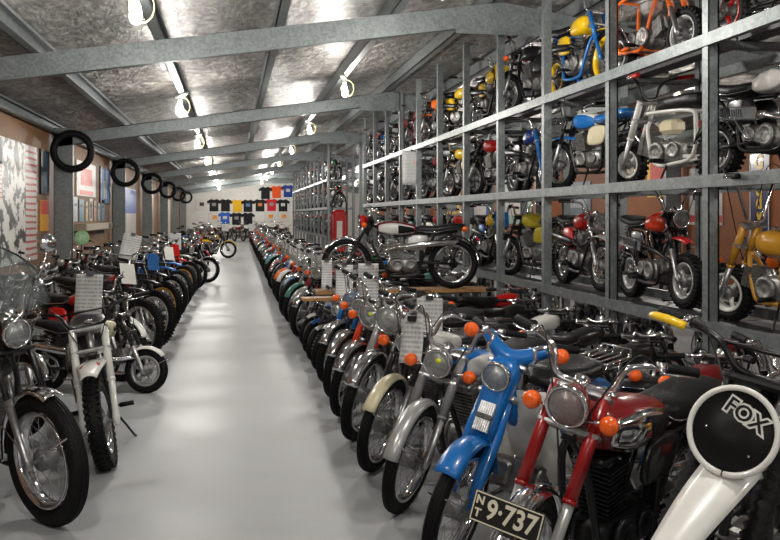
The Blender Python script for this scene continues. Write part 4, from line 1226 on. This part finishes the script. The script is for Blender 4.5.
# ------------------------------------------------------------------ second right-hand row, tails to the aisle, under the rack
c2 = [('black', 3.55, 'near the round black number board'), ('maroon', 4.35, 'behind the maroon motorcycle'), ('black', 5.2, 'behind the blue step-through'), ('black', 6.0, 'below the red trail bike with round headlight'), ('white', 6.85, 'below the small red shelf motorcycle'), ('black', 7.7, 'below the small yellow shelf motorcycle')]
for i, (c, yv, wv) in enumerate(c2):
    place(mk(SMALLROAD, tank=c, panel=None, carrier=i % 2 == 0, seatl=.60, side=c, barh=.0, barw=.27, seatz=.66, tz=.67, L=.46, head=.06, lo=i > 3, ind=False),
          'motorcycle', '%s motorcycle with %s towards the aisle, %s' % (c, 'chrome carrier' if i % 2 == 0 else 'long seat', wv), (2.56, yv), 238, atmid=True, lean=4, s=.95)
for i in range(14):
    yv = 8.5 + i * .85
    if 9.2 < yv < 10.6: continue
    place_far(mk(SMALLROAD, tank=cols[(i * 5) % 12], panel=None, seatl=.60, side='black', barh=.0, seatz=.66, tz=.67, L=.46, head=.06, ind=False), 'motorcycle', 'motorcycle parked tail to the aisle behind the right row, beneath the rack', (2.75, yv), 240, atmid=True, lean=4, group='motorcycles tail out beneath the rack')
for i in range(12):
    place_far(mk(SMALLROAD, tank=['black', 'maroon', 'red', 'black'][i % 4], panel=None, seatl=.60, side='black', barh=.0, ind=False, tz=.60, seatz=.57, L=.44, barw=.28), 'motorcycle', 'low dark motorcycle on the floor inside the rack', (3.95, 3.6 + i * 1.35), 12, atmid=True, lean=2, s=.9, group='low motorcycles on the floor inside the rack')
place(mk(ROAD, tank='black', fendc='chrome', head=.10, headc='chrome', side='black', ind=False, barh=.08, L=.60), 'road_motorcycle', 'black motorcycle with big chrome headlight at the right edge, behind the number board', (1.98, 3.02), 62, steer=8)
# ------------------------------------------------------------------ left-hand row
def screen(b):
    P = b.P; u = b.u; T = b.H + V(.9, 0, .43) * .045; c = T + V(.10, 0, .20)
    g = []
    for i in range(9):
        t = i / 8; ww = .27 * math.sqrt(max(0.02, 1 - (t * .96) ** 2.2)) if t > .0 else .25
        ww = .27 * (1 - .95 * t ** 3.2)
        g.append([c + V(.02 - .14 * t - .14 * q * q, q * ww, -.12 + .34 * t) for q in (-1, -.75, -.5, -.25, 0, .25, .5, .75, 1)])
    glass = clear('screen_glass', (.80, .84, .84), .04, .14)
    i = b.part('windscreen', MB().sheet(g, .004), glass, None, True)
    edge = [r[0] for r in g] + [p for p in g[-1][1:-1]] + [r[-1] for r in reversed(g)]
    b.part('screen_edge', MB().tube(edge, .006, 6), rubber(), i, True)
place(mk(ROAD, wb=1.34, rf=.325, rr=.32, tf=.095, tr=.11, legw=.095, L=.70, tank='black', panel=None, fendc='chrome', forkup='black', forklow='alloy', head=.07, headc='black', side='black', ind=False, mirror=2, fa0=70, fa1=190, barh=.16),
      'touring_motorcycle', 'large black motorcycle with spoked front wheel and windscreen in left foreground', (-.86, 4.36), -38, steer=4, lean=-6, hook=screen)
place(mk(ROAD, rf=.31, tank='black', panel=None, fendc='chrome', head=.075, headc='chrome', side='black', barh=.14, ind=False, mirror=1), 'road_motorcycle', 'dark motorcycle behind the windscreen bike, half hidden by it', (-1.62, 5.35), -30, steer=4, lean=-4)
place(mk(ROAD, rf=.32, tank='black', panel=None, fendc='chrome', head=.08, headc='chrome', side='black', barh=.12), 'road_motorcycle', 'black motorcycle with wide chrome front mudguard at the left edge of the photo', (-1.27, 4.30), -38, steer=4, lean=-6)
def oval(b):
    F = V(b.P['wb'] / 2, 0, b.P['rf']); hz = F + b.u * (b.P['L'] - .16)
    i = b.part('mudguard_badge', MB().lathe([(.001, .0), (.055, .0), (.055, .006), (.001, .009)], (0, 0, 0), (0, 0, 1), 24), paint('red'), None, True)
    nm, mb, m, par, st = b.items[i]
    M = Matrix.Translation(hz + V(.16, 0, -.048)) @ Matrix.Rotation(.18, 4, 'Y') @ Matrix.Diagonal((.8, 1.1, 1, 1))
    b.items[i] = (nm, MB().join(mb, M), m, par, st)
place(mk(TRAIL, tank='black', fendc='white', forkup='white', forklow='white', head=0, tf=.095, rf=.27, tail=False, L=.60, barc='black', barh=.12, legw=.095, fws=1.25, tz=.80, seatz=.76, side='black', plate=None),
      'dirt_motorcycle', 'dirt bike with white forks and white mudguard bearing a red oval', (-.73, 5.26), -10, steer=-8, lean=-7, hook=oval)
place(mk(SMALLROAD, tank='black', panel=None, fendc='chrome', head=.07, headc='chrome', side='black', mirror=1, ind=False), 'road_motorcycle', 'dark motorcycle tucked behind the white forked dirt bike', (-1.42, 6.1), -45, steer=6)
place(mk(MINI, tank='cream', rim='silver', wheel='mag', fender='low', fendc='white', fa0=40, fa1=140, head=0, tf=.065, tr=.07, rf=.185, rr=.185, barh=.16, rise='', knob=False), 'child_motorcycle', 'tiny motorcycle with cream tank and five spoke wheel turned towards the aisle', (-.72, 7.42), -74, steer=0)
place(mk(SMALLROAD, tank='red', panel=None, fendc='white', head=0, ind=False, side='red'), 'road_motorcycle', 'red motorcycle with white mudguard behind the tiny cream tanked one', (-1.0, 8.0), -50, steer=4)
place(mk(TRAIL, tank='black', fendc='black', head=0, plate='white', tz=.80), 'dirt_motorcycle', 'black dirt bike left of aisle with white number board', (-.95, 8.9), -46, steer=4)
place(mk(TRAIL, tank='red', fendc='black', head=0, plate=None, rim='silver', tz=.82), 'dirt_motorcycle', 'red tanked dirt bike with silver rims in the left row', (-.90, 9.9), -46, steer=4)
place(mk(TRAIL, tank='blue', fendc='black', head=0, rim='gold', plate='blue', tz=.82), 'dirt_motorcycle', 'dirt bike with gold front rim in the left row', (-.90, 11.15), -46, steer=4)
place(mk(TRAIL, tank='blue', fendc='blue', head=0, plate=None, lo=True), 'dirt_motorcycle', 'dirt bike with bright blue high mudguard, nearer of two blue ones', (-.88, 12.4), -46, steer=4)
place(mk(TRAIL, tank='blue', fendc='blue', head=0, plate='white', lo=True), 'dirt_motorcycle', 'dirt bike with blue high mudguard, farther of two blue ones', (-.87, 13.6), -46, steer=4)
place(mk(TRAIL, tank='red', fendc='red', forkup='red', head=0, rim='gold', plate='red', lo=True), 'dirt_motorcycle', 'red mudguard dirt bike with gold rim beyond the blue ones', (-.86, 14.9), -46, steer=4)
place(mk(TRAIL, tank='white', fendc='white', head=0, plate='black', lo=True), 'dirt_motorcycle', 'white mudguard dirt bike right before the black side-on motorcycle', (-.84, 16.2), -48, steer=4)
place(mk(ROAD, tank='black', fendc='chrome', headc='black', side='black', ind=False, lo=True), 'road_motorcycle', 'black motorcycle jutting side-on into the far left of the aisle', (-.55, 19.2), -66, steer=4)
place(mk(ROAD, tank='black', fendc='black', headc='black', side='black', ind=False, lo=True), 'road_motorcycle', 'all black motorcycle just before the side-on black one', (-.75, 17.7), -52, steer=4)
for i in range(7):
    y = 6.0 + i * 1.9
    place_far(mk(SMALLROAD, tank=cols[(i * 7 + 1) % 12], fendc='black', head=.06, barw=.26, ind=False), 'motorcycle', 'motorcycle half hidden at the back of the left row against the wall', (-2.78, y + .6), 2, group='motorcycles at the back of the left row', steer=4)
place(mk(ROAD, tank='yellow', fendc='yellow', side='yellow', rf=.30, lo=True, exh='high', ind=False), 'dirt_motorcycle', 'yellow motorcycle standing side-on at the far left of the aisle', (-.15, 30.0), -72, steer=2)
y = 21.0; i = 0
while y < 44:
    if not 28.8 < y < 30.6:
        place_far(mk([ROAD, TRAIL][i % 2], tank=cols[(i * 5 + 3) % 12], fendc=['black', 'chrome', 'red'][i % 3]), 'motorcycle', 'distant motorcycle in the far half of the left row', (-.95 + .1 * math.sin(i), y), -52, group='distant motorcycles in the left row', steer=4)
    y += 1.25; i += 1
for i in range(9):
    place_far(mk([SMALLROAD, TRAIL][i % 2], tank=['red', 'black', 'maroon'][i % 3], fendc=['chrome', 'red', 'black'][i % 3], head=.07), 'motorcycle', 'dark red or black motorcycle lined up in front of the shirt wall', (-.9 + i * .5, 48.6 + .3 * (i % 2)), -24, group='motorcycles before the shirt wall')
for i in (1, 4): card((-.9 + i * .5, 48.5, 1.0), 0, 'white card on the %s motorcycles before the shirt wall' % ('left' if i == 1 else 'right'), w_=.4, h_=.42)
# round mirror with green paper on the left
mr = empty('round_sign', (-1.82, 10.95, .90)); tag(mr, 'round pale green disc sign on a thin black stalk in the left row', 'sign')
MB().lathe([(.01, -.02), (.085, -.012), (.09, 0), (.085, .008), (.01, .01)], (0, 0, .32), (.2, -1, .1), 28).build('disc', mat('pale_green', (.30, .50, .26), .35, 0, .4, (20, 0, .2)), mr)
MB().tube([(0, .02, .30), (-.02, .05, .1), (0, .05, -.02)], .008, 6).build('stalk', blackp(), mr)
MB().box((0, .05, -.46), (.06, .06, .88)).build('post', blackp(), mr)
MB().lathe([(.14, 0), (.14, .02), (.02, .03)], (0, .05, -.90), (0, 0, 1), 20).build('base', blackp(), mr)

# ------------------------------------------------------------------ bikes on the rack
RXC = RX + .28
def bay(k): return YS[k] + .778            # k=1 is the bay at the right edge
def shelf(k, lv, P, name, label, hd, s=1.0, steer=4, far=False, dy=0, lean=2, group=None, dx=0, hook=None):
    f = place_far if far else place
    if hd > 90 and k > 1: dy -= .24
    kw = dict(s=s, steer=steer, lean=lean, z=SZ[lv] - .0155, atmid=True)
    if far: kw['group'] = group
    elif hook: kw['hook'] = hook
    return f(P, name, label, (RXC + dx, bay(k) + dy + .50), hd, **kw)
# bay 1 (right edge)
shelf(1, 0, mk(MINI, tank='gold', framec='gold', forkup='gold', rim='white', panel=None, barw=.34, barh=.30, side='gold', head=0, engc='alloy', exh='low'), 'mini_motorcycle', 'gold mini motorcycle with chrome ape-hanger bars on the lowest shelf, right edge', 168, steer=6, dy=-.12, s=1.05)
shelf(1, 1, mk(MINI, wb=1.0, tank='silver', panel='white', rim='silver', seatl=.50, seatz=.64, tz=.70, L=.60, exh='guard', exhc='chrome', rf=.20, rr=.20, fender='high', fl=.30, fendc='silver', tr=.11, eng='flat', exside=-1), 'mini_motorcycle', 'silver and red mini motorcycle with slotted chrome heat shield on the middle shelf', -8)
shelf(1, 2, mk(KID, tank='red', rim='red', wheel='disc', rf=.21, rr=.21, head=0), 'mini_motorcycle', 'small motorcycle with red wheel centre on the top shelf at right edge', 172, dy=-.1)
# bay 2
shelf(2, 0, mk(MINI, wb=.96, tank='redor', fender='high', fl=.30, fendc='red', rf=.215, rr=.21, L=.58, tz=.75, seatz=.71, seatl=.50, head=.070, headc='black', barw=.32, barh=.2, exh='guard', exhc='black', tf=.085), 'mini_motorcycle', 'small orange-red tanked motorcycle with black seat on the lowest shelf', 2)
shelf(2, 1, mk(TUBE, framec='white', forkup='white', gripc='red', barc='black', tank='cream'), 'minibike', 'white tube frame minibike with red grips on the middle shelf', 165, s=1.12)
shelf(2, 2, mk(TUBE, framec='orange', forkup='orange', rim='silver', tank='silver', rf=.2, rr=.19, L=.56, barh=.18), 'minibike', 'orange tube frame minibike with knobbly tyres on the top shelf', -6, s=1.10, dy=.12)
# bay 3
shelf(3, 0, mk(STRAIL, tank='red', side='red', head=.066, headc='chrome', fendc='silver', forkup='chrome', rim='chrome', engc='alloy', panel='red', badge=None), 'trail_motorcycle', 'red trail bike with round chrome headlight on the lowest shelf', 2, s=1.0)
shelf(3, 1, mk(STRAIL, tank='white', panel='blue', side='cream', head=0, plate=None, seatc='blue', fendc='blue', shock='chrome', rr=.25, rf=.255), 'dirt_motorcycle', 'white tanked dirt bike with blue seat on the middle shelf', 164)
shelf(3, 2, mk(STRAIL, tank='yellow', framec='blue', forkup='blue', forklow='blue', rim='yellow', fendc='yellow', head=0, plate=None, side='yellow', rf=.27), 'dirt_motorcycle', 'yellow and blue dirt bike with yellow rims on the top shelf', -4, s=1.05, dy=.05)
# bay 4
shelf(4, 0, mk(STRAIL, tank='olive', side='olive', fendc='black', head=0, forkup='black', wb=1.0), 'trail_motorcycle', 'olive yellow trail bike with dark seat on the lowest shelf', 158)
shelf(4, 1, mk(STRAIL, tank='navy', forkup='blue', forklow='blue', side='black', head=.066, headc='chrome', fendc='black'), 'trail_motorcycle', 'dark motorcycle with blue forks and chrome headlight on the middle shelf', -2)
shelf(4, 2, mk(STRAIL, tank='black', side='black', head=.05, headc='black', fendc='black', ind=True, tail=True), 'trail_motorcycle', 'black trail bike with orange indicator and red tail lamp on the top shelf', 160)
# bay 5
shelf(5, 0, mk(STRAIL, tank='yellow', side='blue', fendc='yellow', head=0, plate='blue'), 'dirt_motorcycle', 'yellow dirt bike with blue number board on the lowest shelf', 0)
shelf(5, 1, mk(STRAIL, tank='red', side='black', fendc='black', head=.06, headc='black'), 'trail_motorcycle', 'red tanked dark motorcycle on the middle shelf, left of blue forked one', 160)
shelf(5, 2, mk(STRAIL, tank='yellow', side='yellow', fendc='yellow', head=0, plate='yellow'), 'dirt_motorcycle', 'dirt bike with yellow number board on the top shelf', 0)
# bay 6
shelf(6, 0, mk(STRAIL, tank='white', panel='red', seatc='black', side='white', fendc='white', head=0), 'trail_motorcycle', 'white tanked motorcycle with red mark on the lowest shelf behind the classic one', 160)
shelf(6, 1, mk(STRAIL, tank='yellow', side='tan', fendc='tan', head=0, lo=True), 'dirt_motorcycle', 'yellow tanked motorcycle with raised tan mudguard on the middle shelf', 165)
shelf(6, 2, mk(STRAIL, tank='yellow', side='yellow', fendc='black', head=0, lo=True), 'dirt_motorcycle', 'yellow dirt bike on the top shelf left of the yellow number board', -18)
shelf(7, 0, mk(STRAIL, tank='red', side='white', fendc='white', lo=True), 'trail_motorcycle', 'red and white motorcycle low behind the classic one', -10)
shelf(7, 1, mk(STRAIL, tank='maroon', side='black', fendc='black', ind=True, lo=True), 'trail_motorcycle', 'black motorcycle with orange indicators on the middle shelf', -15)
shelf(7, 2, mk(STRAIL, tank='orange', side='yellow', fendc='orange', lo=True), 'dirt_motorcycle', 'orange and yellow motorcycle on the top shelf', 160)
shelf(8, 0, mk(STRAIL, tank='teal', side='teal', lo=True), 'trail_motorcycle', 'teal motorcycle on the lowest shelf far down the rack', -10)
shelf(8, 1, mk(STRAIL, tank='black', side='tan', lo=True), 'trail_motorcycle', 'black and tan motorcycle behind the hanging card on the middle shelf', -15)
shelf(8, 2, mk(STRAIL, tank='maroon', side='maroon', framec='maroon', lo=True), 'trail_motorcycle', 'dark red motorcycle on the top shelf', 165)
card((RX - .06, bay(8) - .5, 2.66), 8, 'long white card hanging from the middle shelf far down the rack', w_=.36, h_=.62)
shelf(9, 2, mk(STRAIL, tank='red', side='white', fendc='red', forkup='red', lo=True), 'dirt_motorcycle', 'red and white dirt bike near the far end of the top shelf', -15)
k9 = 0
for k in (9, 10, 11):
    for lv in (0, 1, 2):
        if (k, lv) == (9, 2): continue
        shelf(k, lv, mk(STRAIL, tank=cols[(k9 * 5) % 12], side=cols[(k9 * 7) % 12], fendc=fcol[(k9 * 3) % 12], head=.06), 'motorcycle', 'small motorcycle crowded in the last bays of the long rack', [-12, 165][k9 % 2], far=True, group='motorcycles in the last bays of the long rack'); k9 += 1
for k in range(10):
    for lv in (0, 1, 2):
        place_far(mk([STRAIL, SMALLROAD][(k + lv) % 2], tank=cols[(k9 * 5) % 12], side=cols[(k9 * 7) % 12], fendc=fcol[(k9 * 3) % 12], head=.06), 'motorcycle', 'distant motorcycle on the far rack beyond the red pump', (RXC, YS2[k] + .85), [-14, 165][k9 % 2], s=.95, z=SZ[lv] - .0155, atmid=True, lean=2, group='motorcycles on the far rack')
        k9 += 1
# red hand pump in the gap between the racks
rpm = empty('red_pump', (3.05, 24.6, 0)); rpm.scale = (.62, .62, 1); tag(rpm, 'red hand fuel pump cabinet with a black hose hoop, between the racks', 'pump')
red = paint('red')
MB().box((0, 0, 1.0), (.56, .40, 1.3), None, .06).build('cabinet', red, rpm)
MB().box((0, 0, .2), (.66, .5, .4), None, .03).build('plinth', red, rpm)
MB().box((0, -.21, 1.05), (.26, .03, .55), None, .01).build('dial_panel', paint('white'), rpm)
for sx in (-.35, .35): MB().tube([(sx * .7, 0, 1.55), (sx, 0, 1.5), (sx, 0, .6)], .04, 8).build('side_pipe', red, rpm)
MB().tube(spl([V(-.30, 0, 1.5), V(-.32, 0, 1.85), V(-.14, 0, 2.12), V(.14, 0, 2.12), V(.34, 0, 1.85), V(.36, 0, 1.2), V(.34, 0, .8)], 6), .035, 8).build('hose', rubber(), rpm)
pst = tag(csec((4.1, 27.2, 0), (4.1, 27.2, zr(4.1) - .11), .14, .14, side=V(0, 1, 0)).build('trim_%d' % k, galv()), kind='structure'); pst.name = 'trim_60'
# helmets / loose things behind the racks: second line of bikes on the far floor
for i in range(10):
    place_far(mk([ROAD, TRAIL][i % 2], tank=cols[(i * 5 + 2) % 12], fendc=fcol[i]), 'motorcycle', 'motorcycle on the floor along the orange right wall behind the rack', (7.3, 9.0 + i * 2.2), 62, group='motorcycles along the orange wall', steer=3)
